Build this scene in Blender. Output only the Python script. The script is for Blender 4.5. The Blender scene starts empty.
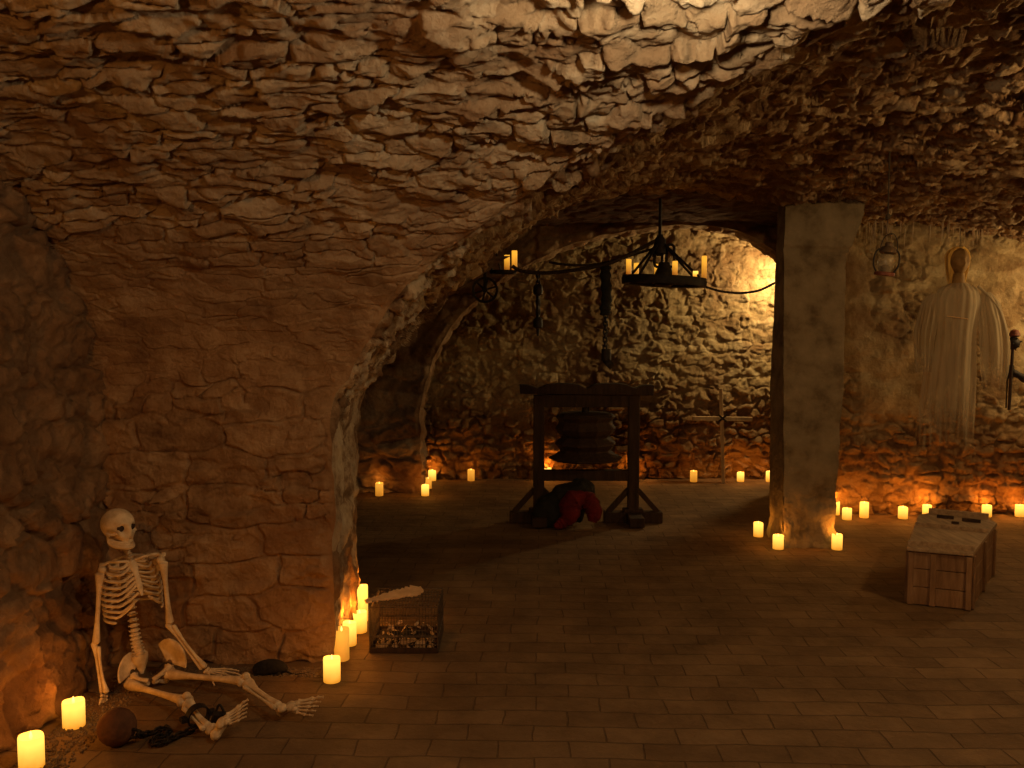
import bpy, math, random
import numpy as np
from mathutils import Vector, Matrix, Euler

# ------------------------------------------------------------------ camera, light, exposure
SC = bpy.context.scene
COL = SC.collection
PITCH = math.radians(3.75); EYE = 1.59; FPX = 900.0
cd = bpy.data.cameras.new('camera'); cam = bpy.data.objects.new('camera', cd); COL.objects.link(cam)
cd.sensor_width = 36.0; cd.lens = FPX / 1024 * 36.0; cd.clip_end = 100
cam.location = (0, 0, EYE); cam.rotation_euler = (math.radians(90) - PITCH, 0, 0)
SC.camera = cam
w = bpy.data.worlds.new('world'); SC.world = w; w.use_nodes = True
w.node_tree.nodes['Background'].inputs[0].default_value = (0.02, 0.012, 0.006, 1)
w.node_tree.nodes['Background'].inputs[1].default_value = 0.0
SC.view_settings.view_transform = 'Standard'; SC.view_settings.look = 'None'
SC.view_settings.gamma = 1; SC.view_settings.use_curve_mapping = False
SC.view_settings.exposure = 0.0
SC.cycles.use_denoising = True
SC.cycles.max_bounces = 6
SC.cycles.sample_clamp_indirect = 3.0
SC.cycles.caustics_reflective = False; SC.cycles.caustics_refractive = False

def lamp(name, loc, power, color, size=0.04, parent=None, spot=None, aim=None):
    ld = bpy.data.lights.new(name, 'SPOT' if spot else 'POINT')
    ld.energy = power; ld.color = color; ld.shadow_soft_size = size
    o = bpy.data.objects.new(name, ld); COL.objects.link(o); o.location = loc
    if spot:
        ld.spot_size = math.radians(spot); ld.spot_blend = 0.6
        o.rotation_euler = (Vector(aim) - Vector(loc)).to_track_quat('-Z', 'Y').to_euler()
    if parent: o.parent = parent
    return o
WARM = (1.0, 0.70, 0.36)
lamp('vault_lamp', (0.42, 2.03, 2.365), 36.0, (1.0, 0.79, 0.48), 0.05)
lamp('room_fill', (-1.35, 0.55, 2.25), 52.0, (1.0, 0.44, 0.11), 0.08)  # added off-screen fill light, washes the north wall in warm orange
lamp('cross_vault_lamp', (3.10, 3.35, 2.37), 60.0, (1.0, 0.60, 0.23), 0.04)
lamp('alcove_lamp', (2.76, 8.86, 2.08), 68.0, (1.0, 0.70, 0.31), 0.05)
lamp('side_lamp', (4.72, 6.90, 1.86), 36.0, (1.0, 0.66, 0.27), 0.05)

# ------------------------------------------------------------------ helpers
def ray(px, py):
    r = (px - 512) / FPX; u = (384 - py) / FPX
    return r, math.cos(PITCH) + u * math.sin(PITCH), -math.sin(PITCH) + u * math.cos(PITCH)
def at(px, py, Y):
    x, y, z = ray(px, py); t = Y / y
    return Vector((x * t, Y, EYE + z * t))
def ground(px, py, h=0.0):
    x, y, z = ray(px, py); t = (h - EYE) / z
    return Vector((x * t, y * t, h))

class MB:
    """collects shapes; build() links them as one mesh object"""
    def __init__(s): s.v = []; s.f = []
    def add(s, vs, fs):
        b = len(s.v); s.v.extend([tuple(p) for p in vs]); s.f.extend([tuple(b + i for i in f) for f in fs]); return s
    def box(s, c, size, rot=None, taper=1.0):
        sx, sy, sz = [q / 2 for q in size]
        R = rot if isinstance(rot, Matrix) else (Euler(rot).to_matrix() if rot else Matrix.Identity(3))
        vs = []
        for z in (-1, 1):
            k = taper if z > 0 else 1
            for x, y in ((-1, -1), (1, -1), (1, 1), (-1, 1)):
                vs.append(Vector(c) + R @ Vector((x * sx * k, y * sy * k, z * sz)))
        return s.add(vs, [(3, 2, 1, 0), (4, 5, 6, 7), (0, 1, 5, 4), (1, 2, 6, 5), (2, 3, 7, 6), (3, 0, 4, 7)])
    def bar(s, p, q, wd, th, up=(0, 0, 1)):
        p = Vector(p); q = Vector(q); d = (q - p); L = d.length; d.normalize()
        a = Vector(up).cross(d)
        if a.length < 1e-4: a = Vector((1, 0, 0)).cross(d)
        a.normalize(); b = d.cross(a)
        R = Matrix((a, b, d)).transposed()
        return s.box((p + q) / 2, (wd, th, L), R)
    def tube(s, path, rad, seg=10, closed=False, squash=1.0):
        P = [Vector(p) for p in path]; n = len(P)
        if not hasattr(rad, '__len__'): rad = [rad] * n
        T = []
        for i in range(n):
            a = P[(i - 1) % n] if (closed or i > 0) else P[i]
            b = P[(i + 1) % n] if (closed or i < n - 1) else P[i]
            t = b - a; T.append(t.normalized() if t.length > 1e-9 else Vector((0, 0, 1)))
        N = T[0].orthogonal().normalized(); vs = []
        for i in range(n):
            N = (N - T[i] * N.dot(T[i]))
            N = N.normalized() if N.length > 1e-6 else T[i].orthogonal().normalized()
            B = T[i].cross(N)
            for k in range(seg):
                a = 2 * math.pi * k / seg
                vs.append(P[i] + (N * math.cos(a) + B * math.sin(a) * squash) * rad[i])
        fs = []
        for i in range(n if closed else n - 1):
            j = (i + 1) % n
            for k in range(seg):
                m = (k + 1) % seg
                fs.append((i * seg + k, i * seg + m, j * seg + m, j * seg + k))
        if not closed:
            fs.append(tuple(reversed(range(seg)))); fs.append(tuple((n - 1) * seg + k for k in range(seg)))
        return s.add(vs, fs)
    def lathe(s, prof, c=(0, 0, 0), seg=32, R=None, wob=None):
        R = R or Matrix.Identity(3); c = Vector(c); vs = []; n = len(prof)
        for i, (r, z) in enumerate(prof):
            for k in range(seg):
                a = 2 * math.pi * k / seg
                dz = wob(i, a) if wob else 0
                vs.append(c + R @ Vector((r * math.cos(a), r * math.sin(a), z + dz)))
        fs = []
        for i in range(n - 1):
            for k in range(seg):
                m = (k + 1) % seg
                fs.append((i * seg + k, i * seg + m, (i + 1) * seg + m, (i + 1) * seg + k))
        if prof[0] != prof[-1]: fs.append(tuple(reversed(range(seg)))); fs.append(tuple((n - 1) * seg + k for k in range(seg)))
        return s.add(vs, fs)
    def ell(s, c, r, R=None, nu=20, nv=14, fn=None):
        R = R or Matrix.Identity(3); c = Vector(c)
        if not hasattr(r, '__len__'): r = (r, r, r)
        vs = []
        for j in range(nv + 1):
            th = math.pi * j / nv
            for i in range(nu):
                ph = 2 * math.pi * i / nu
                d = Vector((math.sin(th) * math.cos(ph), math.sin(th) * math.sin(ph), math.cos(th)))
                k = fn(d) if fn else 1.0
                if isinstance(k, Vector): vs.append(c + R @ k)
                else: vs.append(c + R @ Vector((d.x * r[0] * k, d.y * r[1] * k, d.z * r[2] * k)))
        fs = []
        for j in range(nv):
            for i in range(nu):
                m = (i + 1) % nu
                fs.append((j * nu + i, (j + 1) * nu + i, (j + 1) * nu + m, j * nu + m))
        return s.add(vs, fs)
    def prism(s, outline, z0, z1, R=None, c=(0, 0, 0)):
        R = R or Matrix.Identity(3); c = Vector(c); n = len(outline)
        vs = [c + R @ Vector((x, y, z0)) for x, y in outline] + [c + R @ Vector((x, y, z1)) for x, y in outline]
        fs = [tuple(reversed(range(n))), tuple(range(n, 2 * n))]
        for i in range(n):
            j = (i + 1) % n; fs.append((i, j, n + j, n + i))
        return s.add(vs, fs)
    def build(s, name, mat, parent=None, smooth=False, bevel=0, sub=0, solid=0, angle=40):
        me = bpy.data.meshes.new(name)
        vs = s.v
        if parent is not None:
            inv = world_of(parent).inverted()
            vs = [tuple(inv @ Vector(p)) for p in s.v]
        me.from_pydata(vs, [], s.f); me.update()
        me.materials.append(mat)
        if smooth:
            me.polygons.foreach_set('use_smooth', [True] * len(me.polygons))
            me.set_sharp_from_angle(angle=math.radians(angle))
        o = bpy.data.objects.new(name, me); COL.objects.link(o)
        if parent is not None: o.parent = parent
        if solid:
            m = o.modifiers.new('solid', 'SOLIDIFY'); m.thickness = solid; m.offset = 0
        if bevel:
            m = o.modifiers.new('bevel', 'BEVEL'); m.width = bevel; m.segments = 2; m.limit_method = 'ANGLE'
        if sub:
            m = o.modifiers.new('sub', 'SUBSURF'); m.levels = sub; m.render_levels = sub
        return o
def world_of(o):
    m = Matrix.Translation(o.location) @ o.rotation_euler.to_matrix().to_4x4()
    return world_of(o.parent) @ m if o.parent else m
def tag(o, label, cat, group=None):
    o['label'] = label; o['category'] = cat
    if group: o['group'] = group
    return o
def thing(name, label, cat, loc=(0, 0, 0), group=None, rz=0):
    o = bpy.data.objects.new(name, None); COL.objects.link(o); o.location = loc; o.rotation_euler = (0, 0, rz)
    o.empty_display_size = 0.1
    return tag(o, label, cat, group)
def curve(pts, n=24):
    """Catmull-Rom through pts"""
    P = [Vector(p) for p in pts]; P = [P[0] * 2 - P[1]] + P + [P[-1] * 2 - P[-2]]; out = []
    m = len(P) - 3
    for i in range(n):
        t = i / (n - 1) * m; k = min(int(t), m - 1); t -= k
        a, b, c, d = P[k:k + 4]
        out.append(0.5 * ((2 * b) + (c - a) * t + (2 * a - 5 * b + 4 * c - d) * t * t + (3 * b - a - 3 * c + d) * t ** 3))
    return out

# ------------------------------------------------------------------ materials
def newmat(name):
    m = bpy.data.materials.new(name); m.use_nodes = True
    nt = m.node_tree; return m, nt, nt.nodes['Principled BSDF']
def node(nt, t, **kw):
    n = nt.nodes.new(t)
    for k, v in kw.items():
        if k.startswith('_'): n.inputs[k[1:].replace('_', ' ')].default_value = v
        else: setattr(n, k, v)
    return n
def ramp(nt, stops):
    r = nt.nodes.new('ShaderNodeValToRGB'); e = r.color_ramp.elements
    while len(e) < len(stops): e.new(0.5)
    for k, (p, c) in enumerate(stops): e[k].position = p; e[k].color = (*c, 1)
    return r
def noisy(name, stops, scale=6.0, detail=6, rough=0.85, bump=0.3, bscale=40, stretch=(1, 1, 1), metal=0.0, dist=0.01):
    m, nt, b = newmat(name); L = nt.links.new
    tc = node(nt, 'ShaderNodeTexCoord'); mp = node(nt, 'ShaderNodeMapping'); mp.inputs['Scale'].default_value = stretch
    L(tc.outputs['Object'], mp.inputs['Vector'])
    n = node(nt, 'ShaderNodeTexNoise', _Scale=scale, _Detail=detail, _Roughness=0.6); L(mp.outputs[0], n.inputs['Vector'])
    r = ramp(nt, stops); L(n.outputs['Fac'], r.inputs[0]); L(r.outputs[0], b.inputs['Base Color'])
    n2 = node(nt, 'ShaderNodeTexNoise', _Scale=bscale, _Detail=5.0); L(mp.outputs[0], n2.inputs['Vector'])
    bp = node(nt, 'ShaderNodeBump', _Strength=bump, _Distance=dist); L(n2.outputs['Fac'], bp.inputs['Height']); L(bp.outputs[0], b.inputs['Normal'])
    b.inputs['Roughness'].default_value = rough; b.inputs['Metallic'].default_value = metal
    b.inputs['Specular IOR Level'].default_value = 0.25
    return m
def stone_mat(name, stops, patch=(0.20, 0.11, 0.06), patch_amt=0.5, coat=None, coat_h=3.2):
    m, nt, b = newmat(name); L = nt.links.new
    g = node(nt, 'ShaderNodeNewGeometry')
    a = node(nt, 'ShaderNodeAttribute', attribute_name='tone')
    n = node(nt, 'ShaderNodeTexNoise', _Scale=8.0, _Detail=10.0, _Roughness=0.72); L(g.outputs['Position'], n.inputs['Vector'])
    mx = node(nt, 'ShaderNodeMath', operation='MULTIPLY_ADD'); mx.inputs[1].default_value = 0.45
    L(a.outputs['Fac'], mx.inputs[0])
    sb = node(nt, 'ShaderNodeMath', operation='MULTIPLY_ADD'); sb.inputs[1].default_value = 1.5; sb.inputs[2].default_value = -0.47
    L(n.outputs['Fac'], sb.inputs[0]); L(sb.outputs[0], mx.inputs[2])
    r = ramp(nt, stops); L(mx.outputs[0], r.inputs[0])
    n3 = node(nt, 'ShaderNodeTexNoise', _Scale=1.6, _Detail=5.0, _Roughness=0.6); L(g.outputs['Position'], n3.inputs['Vector'])
    r3 = ramp(nt, [(0.45, (0, 0, 0)), (0.65, (patch_amt,) * 3)]); L(n3.outputs['Fac'], r3.inputs[0])
    mc = node(nt, 'ShaderNodeMix', data_type='RGBA'); mc.inputs['B'].default_value = (*patch, 1)
    L(r3.outputs[0], mc.inputs['Factor']); L(r.outputs[0], mc.inputs['A']); L(mc.outputs['Result'], b.inputs['Base Color'])
    if coat:        # remains of an old reddish lime coat over the stones, worn off towards the crown
        sp = node(nt, 'ShaderNodeSeparateXYZ'); L(g.outputs['Position'], sp.inputs[0])
        ad = node(nt, 'ShaderNodeMath', operation='MULTIPLY_ADD'); ad.inputs[1].default_value = 1.1; L(n3.outputs['Fac'], ad.inputs[0]); L(sp.outputs['Z'], ad.inputs[2])
        rz = ramp(nt, [(0.0, (0.55,) * 3), (0.62, (0.75,) * 3), (0.86, (0.0,) * 3)])
        sc_ = node(nt, 'ShaderNodeMath', operation='MULTIPLY'); sc_.inputs[1].default_value = 1 / coat_h; L(ad.outputs[0], sc_.inputs[0]); L(sc_.outputs[0], rz.inputs[0])
        m2 = node(nt, 'ShaderNodeMix', data_type='RGBA'); L(rz.outputs[0], m2.inputs['Factor']); L(mc.outputs['Result'], m2.inputs['A'])
        hs = node(nt, 'ShaderNodeMix', data_type='RGBA', blend_type='MULTIPLY'); hs.inputs['Factor'].default_value = 1.0
        L(mc.outputs['Result'], hs.inputs['A']); hs.inputs['B'].default_value = (*coat, 1); L(hs.outputs['Result'], m2.inputs['B']); L(m2.outputs['Result'], b.inputs['Base Color'])
    n2 = node(nt, 'ShaderNodeTexNoise', _Scale=32.0, _Detail=9.0, _Roughness=0.72); L(g.outputs['Position'], n2.inputs['Vector'])
    bp = node(nt, 'ShaderNodeBump', _Strength=0.9, _Distance=0.028); L(n2.outputs['Fac'], bp.inputs['Height']); L(bp.outputs[0], b.inputs['Normal'])
    b.inputs['Roughness'].default_value = 0.93; b.inputs['Specular IOR Level'].default_value = 0.15
    return m
M = {}
M['stone'] = stone_mat('rubble_stone', [(0.1, (0.20, 0.125, 0.070)), (0.5, (0.36, 0.25, 0.15)), (0.85, (0.50, 0.38, 0.25))], (0.22, 0.12, 0.06), 0.6)
M['stone_coat'] = stone_mat('coated_stone', [(0.1, (0.20, 0.125, 0.070)), (0.5, (0.36, 0.25, 0.15)), (0.85, (0.52, 0.41, 0.28))], (0.24, 0.13, 0.065), 0.6, (0.92, 0.72, 0.52))
M['soffit_shade'] = stone_mat('shaded_soffit', [(0.1, (0.05, 0.026, 0.014)), (0.5, (0.10, 0.052, 0.028)), (0.9, (0.16, 0.09, 0.05))], (0.06, 0.03, 0.016), 0.7)  # shade of the unlit soffit put into a darker stone colour
M['stone_dark'] = stone_mat('brown_rubble', [(0.1, (0.13, 0.075, 0.04)), (0.5, (0.27, 0.175, 0.10)), (0.9, (0.48, 0.36, 0.22))], (0.13, 0.06, 0.03), 0.7)
M['stone_vault'] = stone_mat('flaking_vault_stone', [(0.15, (0.13, 0.068, 0.032)), (0.45, (0.24, 0.145, 0.075)), (0.62, (0.46, 0.34, 0.21)), (0.9, (0.60, 0.48, 0.32))], (0.17, 0.085, 0.04), 0.6)
M['stone_left'] = stone_mat('left_wall_stone', [(0.1, (0.13, 0.07, 0.035)), (0.5, (0.27, 0.155, 0.08)), (0.9, (0.42, 0.27, 0.15))], (0.15, 0.07, 0.03), 0.7)
M['stone_back'] = stone_mat('alcove_stone', [(0.1, (0.18, 0.11, 0.05)), (0.5, (0.36, 0.26, 0.13)), (0.9, (0.52, 0.41, 0.24))], (0.15, 0.07, 0.03), 0.7, (0.50, 0.30, 0.20), 1.75)
M['plaster'] = noisy('pillar_plaster', [(0.3, (0.10, 0.07, 0.038)), (0.48, (0.21, 0.16, 0.095)), (0.7, (0.28, 0.22, 0.135))], 6.0, 10, 0.92, 0.8, 26, dist=0.02)
M['bone'] = noisy('bone', [(0.3, (0.42, 0.29, 0.16)), (0.6, (0.66, 0.52, 0.34)), (0.8, (0.76, 0.64, 0.45))], 22, 4, 0.55, 0.15, 120, dist=0.002)
M['bone_shade'] = noisy('hollow_shade', [(0.4, (0.03, 0.018, 0.01)), (0.7, (0.06, 0.035, 0.02))], 20, 2, 0.9, 0.1)  # near-black colour paints the shade inside the skull openings
M['teeth'] = noisy('teeth', [(0.4, (0.62, 0.5, 0.33)), (0.7, (0.75, 0.64, 0.45))], 60, 2, 0.4, 0.05, 120, dist=0.001)
M['iron'] = noisy('black_iron', [(0.35, (0.012, 0.010, 0.009)), (0.7, (0.035, 0.026, 0.02))], 30, 4, 0.6, 0.4, 90, metal=0.4, dist=0.004)
M['rust'] = noisy('rusty_ball', [(0.3, (0.05, 0.022, 0.012)), (0.55, (0.10, 0.042, 0.02)), (0.75, (0.14, 0.065, 0.033))], 14, 6, 0.85, 0.6, 60, dist=0.006)
M['wood_black'] = noisy('tarred_wood', [(0.3, (0.018, 0.010, 0.006)), (0.7, (0.05, 0.027, 0.015))], 9, 5, 0.8, 0.4, 30, (4, 4, 0.6))
M['wood'] = noisy('coffin_wood', [(0.3, (0.13, 0.066, 0.03)), (0.55, (0.25, 0.137, 0.066)), (0.75, (0.36, 0.22, 0.12))], 7, 7, 0.75, 0.35, 40, (5, 5, 0.7))
M['wood_lid'] = noisy('lid_wood', [(0.3, (0.20, 0.128, 0.07)), (0.55, (0.34, 0.232, 0.135)), (0.75, (0.45, 0.325, 0.2))], 7, 7, 0.7, 0.3, 40, (6, 0.8, 5))
M['wood_pale'] = noisy('pale_wood', [(0.3, (0.36, 0.24, 0.12)), (0.7, (0.58, 0.42, 0.24))], 9, 5, 0.8, 0.3, 40, (4, 4, 0.6))
M['wire'] = noisy('dark_wire', [(0.4, (0.06, 0.042, 0.03)), (0.7, (0.14, 0.10, 0.065))], 30, 2, 0.55, 0.1, metal=0.5)
M['paper'] = noisy('torn_card', [(0.3, (0.60, 0.36, 0.17)), (0.6, (0.78, 0.51, 0.26)), (0.8, (0.85, 0.60, 0.35))], 16, 6, 0.9, 0.5, 60, dist=0.004)
M['scrap'] = noisy('pale_scrap', [(0.3, (0.38, 0.27, 0.16)), (0.7, (0.62, 0.5, 0.34))], 30, 3, 0.9, 0.2)
M['black_cloth'] = noisy('black_cloth', [(0.3, (0.008, 0.008, 0.007)), (0.7, (0.025, 0.024, 0.02))], 20, 4, 0.95, 0.5, 80, dist=0.004)
M['red_cloth'] = noisy('red_cloth', [(0.3, (0.06, 0.004, 0.005)), (0.7, (0.13, 0.008, 0.009))], 12, 4, 0.9, 0.5, 60, dist=0.006)
M['fur'] = noisy('dark_fur', [(0.3, (0.008, 0.007, 0.006)), (0.7, (0.028, 0.022, 0.018))], 60, 4, 0.95, 0.8, 200, dist=0.004)
M['rope'] = noisy('dark_rope', [(0.3, (0.02, 0.014, 0.009)), (0.7, (0.06, 0.042, 0.025))], 50, 3, 0.95, 0.7, 220, dist=0.004)
M['gravel'] = noisy('gravel', [(0.3, (0.08, 0.05, 0.03)), (0.7, (0.20, 0.14, 0.09))], 30, 4, 0.95, 0.3)
M['flax'] = noisy('lantern_tin', [(0.3, (0.06, 0.036, 0.02)), (0.7, (0.14, 0.09, 0.05))], 18, 5, 0.6, 0.3, metal=0.3)
M['redtin'] = noisy('lantern_base_tin', [(0.3, (0.10, 0.03, 0.018)), (0.7, (0.18, 0.055, 0.03))], 18, 5, 0.6, 0.3)

def floor_mat():
    m, nt, b = newmat('floor_brick'); L = nt.links.new
    g = node(nt, 'ShaderNodeNewGeometry')
    nz = node(nt, 'ShaderNodeTexNoise', _Scale=2.3, _Detail=4.0); L(g.outputs['Position'], nz.inputs['Vector'])
    vm = node(nt, 'ShaderNodeVectorMath', operation='SCALE'); vm.inputs['Scale'].default_value = 0.06; L(nz.outputs['Color'], vm.inputs[0])
    va = node(nt, 'ShaderNodeVectorMath', operation='ADD'); L(g.outputs['Position'], va.inputs[0]); L(vm.outputs[0], va.inputs[1])
    mp = node(nt, 'ShaderNodeMapping'); mp.inputs['Rotation'].default_value = (0, 0, math.radians(2.0)); L(va.outputs[0], mp.inputs['Vector'])
    br = node(nt, 'ShaderNodeTexBrick', _Scale=1.0, _Mortar_Size=0.004, _Mortar_Smooth=0.6, _Brick_Width=0.27, _Row_Height=0.135, _Bias=0.0)
    br.inputs['Color1'].default_value = (0.15, 0.093, 0.047, 1); br.inputs['Color2'].default_value = (0.19, 0.122, 0.063, 1)
    br.inputs['Mortar'].default_value = (0.115, 0.072, 0.041, 1)
    L(mp.outputs[0], br.inputs['Vector'])
    n = node(nt, 'ShaderNodeTexNoise', _Scale=3.0, _Detail=8.0, _Roughness=0.65); L(g.outputs['Position'], n.inputs['Vector'])
    r = ramp(nt, [(0.3, (0.55, 0.5, 0.45)), (0.7, (1.15, 1.1, 1.05))]); L(n.outputs['Fac'], r.inputs[0])
    mc = node(nt, 'ShaderNodeMix', data_type='RGBA', blend_type='MULTIPLY'); mc.inputs['Factor'].default_value = 1
    L(br.outputs['Color'], mc.inputs['A']); L(r.outputs[0], mc.inputs['B']); L(mc.outputs['Result'], b.inputs['Base Color'])
    n2 = node(nt, 'ShaderNodeTexNoise', _Scale=9.0, _Detail=8.0, _Roughness=0.6); L(g.outputs['Position'], n2.inputs['Vector'])
    h = node(nt, 'ShaderNodeMath', operation='MULTIPLY_ADD'); h.inputs[1].default_value = -0.45; L(br.outputs['Fac'], h.inputs[0]); L(n2.outputs['Fac'], h.inputs[2])
    bp = node(nt, 'ShaderNodeBump', _Strength=0.9, _Distance=0.02); L(h.outputs[0], bp.inputs['Height']); L(bp.outputs[0], b.inputs['Normal'])
    b.inputs['Roughness'].default_value = 0.82; b.inputs['Specular IOR Level'].default_value = 0.2
    return m
M['floor'] = floor_mat()
def wax_mat(name, s_top, s_bot, top=(1.0, 0.60, 0.10), bot=(1.0, 0.33, 0.025)):
    m, nt, b = newmat(name); L = nt.links.new
    tc = node(nt, 'ShaderNodeTexCoord'); sp = node(nt, 'ShaderNodeSeparateXYZ'); L(tc.outputs['Generated'], sp.inputs[0])
    n = node(nt, 'ShaderNodeTexNoise', _Scale=3.0, _Detail=3.0); L(tc.outputs['Generated'], n.inputs['Vector'])
    ad = node(nt, 'ShaderNodeMath', operation='MULTIPLY_ADD'); ad.inputs[1].default_value = 0.2; L(n.outputs['Fac'], ad.inputs[0]); L(sp.outputs['Z'], ad.inputs[2])
    r = ramp(nt, [(0.15, tuple(c * s_bot for c in bot)), (0.55, tuple((c * s_bot + d * s_top) / 2 for c, d in zip(bot, top))), (0.9, tuple(c * s_top for c in top))])
    L(ad.outputs[0], r.inputs[0]); L(r.outputs[0], b.inputs['Emission Color']); b.inputs['Emission Strength'].default_value = 1.0
    b.inputs['Base Color'].default_value = (0.5, 0.33, 0.14, 1); b.inputs['Roughness'].default_value = 0.5
    return m
M['wax'] = wax_mat('lit_wax', 1.0, 0.75, (1.7, 0.98, 0.145), (1.05, 0.38, 0.024))
M['wax_dim'] = wax_mat('amber_wax', 1.0, 0.8, (0.85, 0.36, 0.035), (0.60, 0.20, 0.013))
M['wax_taper'] = wax_mat('taper_wax', 1.0, 0.30, (1.05, 0.46, 0.035), (1.0, 0.27, 0.02))
M['flame'] = wax_mat('flame', 1.0, 1.0, (2.6, 1.7, 0.45), (2.2, 1.2, 0.2))
def gauze_mat(name='gauze', z0=0.0, z1=0.55):
    m, nt, b = newmat(name); L = nt.links.new
    tc = node(nt, 'ShaderNodeTexCoord'); mp = node(nt, 'ShaderNodeMapping'); mp.inputs['Scale'].default_value = (38, 38, 2.4); L(tc.outputs['Object'], mp.inputs[0])
    n = node(nt, 'ShaderNodeTexNoise', _Scale=1.0, _Detail=4.0); L(mp.outputs[0], n.inputs['Vector'])
    sp = node(nt, 'ShaderNodeSeparateXYZ'); L(tc.outputs['Object'], sp.inputs[0])
    # threads thin out towards the frayed hem
    fr = node(nt, 'ShaderNodeMapRange'); fr.inputs['From Min'].default_value = z0; fr.inputs['From Max'].default_value = z1
    fr.inputs['To Min'].default_value = -0.38; fr.inputs['To Max'].default_value = 0.12; L(sp.outputs['Z'], fr.inputs[0])
    ad = node(nt, 'ShaderNodeMath', operation='ADD'); L(n.outputs['Fac'], ad.inputs[0]); L(fr.outputs[0], ad.inputs[1])
    r = ramp(nt, [(0.15, (0.0,) * 3), (0.42, (0.48,) * 3), (0.85, (0.80,) * 3)]); L(ad.outputs[0], r.inputs[0])
    L(r.outputs[0], b.inputs['Alpha'])
    b.inputs['Base Color'].default_value = (0.46, 0.37, 0.24, 1); b.inputs['Roughness'].default_value = 0.9
    return m
M['gauze'] = gauze_mat()
M['gauze_sleeve'] = gauze_mat('gauze_sleeve', 0.42, 0.85)
def simple(name, col, rough=0.5, **kw):
    m, nt, b = newmat(name); b.inputs['Base Color'].default_value = (*col, 1); b.inputs['Roughness'].default_value = rough
    for k, v in kw.items(): b.inputs[k.replace('_', ' ')].default_value = v
    return m
M['amber'] = noisy('amber_wig', [(0.3, (0.50, 0.28, 0.06)), (0.7, (0.85, 0.56, 0.15))], 20, 3, 0.6, 0.5, 60, (3, 3, 0.5))
M['mask'] = noisy('brown_mask', [(0.3, (0.20, 0.115, 0.04)), (0.7, (0.34, 0.21, 0.08))], 16, 3, 0.7, 0.3)  # brown face and neck tone, mottled by noise
M['glass'] = simple('lantern_glass', (0.34, 0.27, 0.17), 0.3, Alpha=0.4)

# ------------------------------------------------------------------ rubble relief (real geometry)
def h32(a, b, s):
    a = np.asarray(a).astype(np.int64); b = np.asarray(b).astype(np.int64)
    x = (a * 374761393 + b * 668265263 + s * 974634217) & 0xFFFFFFFF
    x = ((x ^ (x >> 13)) * 1274126177) & 0xFFFFFFFF
    x = ((x ^ (x >> 16)) * 2246822519) & 0xFFFFFFFF
    return ((x ^ (x >> 15)) & 0xFFFFFF) / float(0x1000000)
def vnoise2(x, y, s):
    xi = np.floor(x); yi = np.floor(y); fx = x - xi; fy = y - yi
    fx = fx * fx * (3 - 2 * fx); fy = fy * fy * (3 - 2 * fy)
    a = h32(xi, yi, s); b = h32(xi + 1, yi, s); c = h32(xi, yi + 1, s); d = h32(xi + 1, yi + 1, s)
    return (a * (1 - fx) + b * fx) * (1 - fy) + (c * (1 - fx) + d * fx) * fy - 0.5
def fbm2(x, y, s, o=4):
    r = 0; a = 1.0
    for k in range(o):
        r = r + a * vnoise2(x * 2 ** k + 17.3 * k, y * 2 ** k - 9.1 * k, s + k); a *= 0.5
    return r
def vnoise3(p, f, s):
    x, y, z = p[..., 0] * f, p[..., 1] * f, p[..., 2] * f
    zi = np.floor(z); fz = z - zi; fz = fz * fz * (3 - 2 * fz)
    def lay(k):
        xi = np.floor(x); yi = np.floor(y); fx = x - xi; fy = y - yi
        fx = fx * fx * (3 - 2 * fx); fy = fy * fy * (3 - 2 * fy)
        kk = (k * 7919).astype(np.int64)
        A = h32(xi, yi + kk, s); B = h32(xi + 1, yi + kk, s); C = h32(xi, yi + 1 + kk, s); D = h32(xi + 1, yi + 1 + kk, s)
        return (A * (1 - fx) + B * fx) * (1 - fy) + (C * (1 - fx) + D * fx) * fy
    return lay(zi) * (1 - fz) + lay(zi + 1) * fz - 0.5
def rubble(u, v, du, dv, seed, joint=0.10, tilt=0.5, off=0.6, warp=0.35, jx=0.75, jy=0.55):
    """height 0..~1 of irregular coursed stones and a random tone per stone"""
    wu = fbm2(u / du * 1.3, v / dv * 0.7, seed + 50, 3) * warp
    wv = fbm2(u / du * 1.1, v / dv * 0.9, seed + 60, 3) * warp * 1.3
    X = u / du + wu; Y = v / dv + wv
    row0 = np.floor(Y)
    F1 = np.full(X.shape, 9.0); F2 = np.full(X.shape, 9.0)
    cid = np.zeros(X.shape); cd2 = np.zeros(X.shape); ddx = np.zeros(X.shape); ddy = np.zeros(X.shape)
    for dj in (-1, 0, 1):
        r = row0 + dj; sh = h32(r, 0 * r, seed + 1)
        c0 = np.floor(X - sh)
        for di in (-1, 0, 1):
            c = c0 + di
            cx = c + 0.5 + sh + (h32(c, r, seed + 2) - 0.5) * jx; cy = r + 0.5 + (h32(c, r, seed + 3) - 0.5) * jy
            dx = X - cx; dy = Y - cy
            d = np.maximum(np.abs(dx) * 0.95, np.abs(dy)) * 0.7 + np.sqrt(dx * dx + dy * dy) * 0.3
            nw = d < F1
            F2 = np.where(nw, F1, np.minimum(F2, d))
            cid = np.where(nw, c, cid); cd2 = np.where(nw, r, cd2); ddx = np.where(nw, dx, ddx); ddy = np.where(nw, dy, ddy)
            F1 = np.where(nw, d, F1)
    e = np.clip((F2 - F1) / joint / 2.2, 0, 1); e = e * e * (3 - 2 * e)
    o = (h32(cid, cd2, seed + 4) - 0.5) * off
    t = ddx * (h32(cid, cd2, seed + 5) - 0.5) * tilt + ddy * (h32(cid, cd2, seed + 6) - 0.62) * tilt * 1.6
    fine = fbm2(u * 17, v * 23, seed + 7, 5) * 0.55
    return e * (0.75 + o + t + fine) + (1 - e) * 0.1 * fine, h32(cid, cd2, seed + 8)
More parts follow.
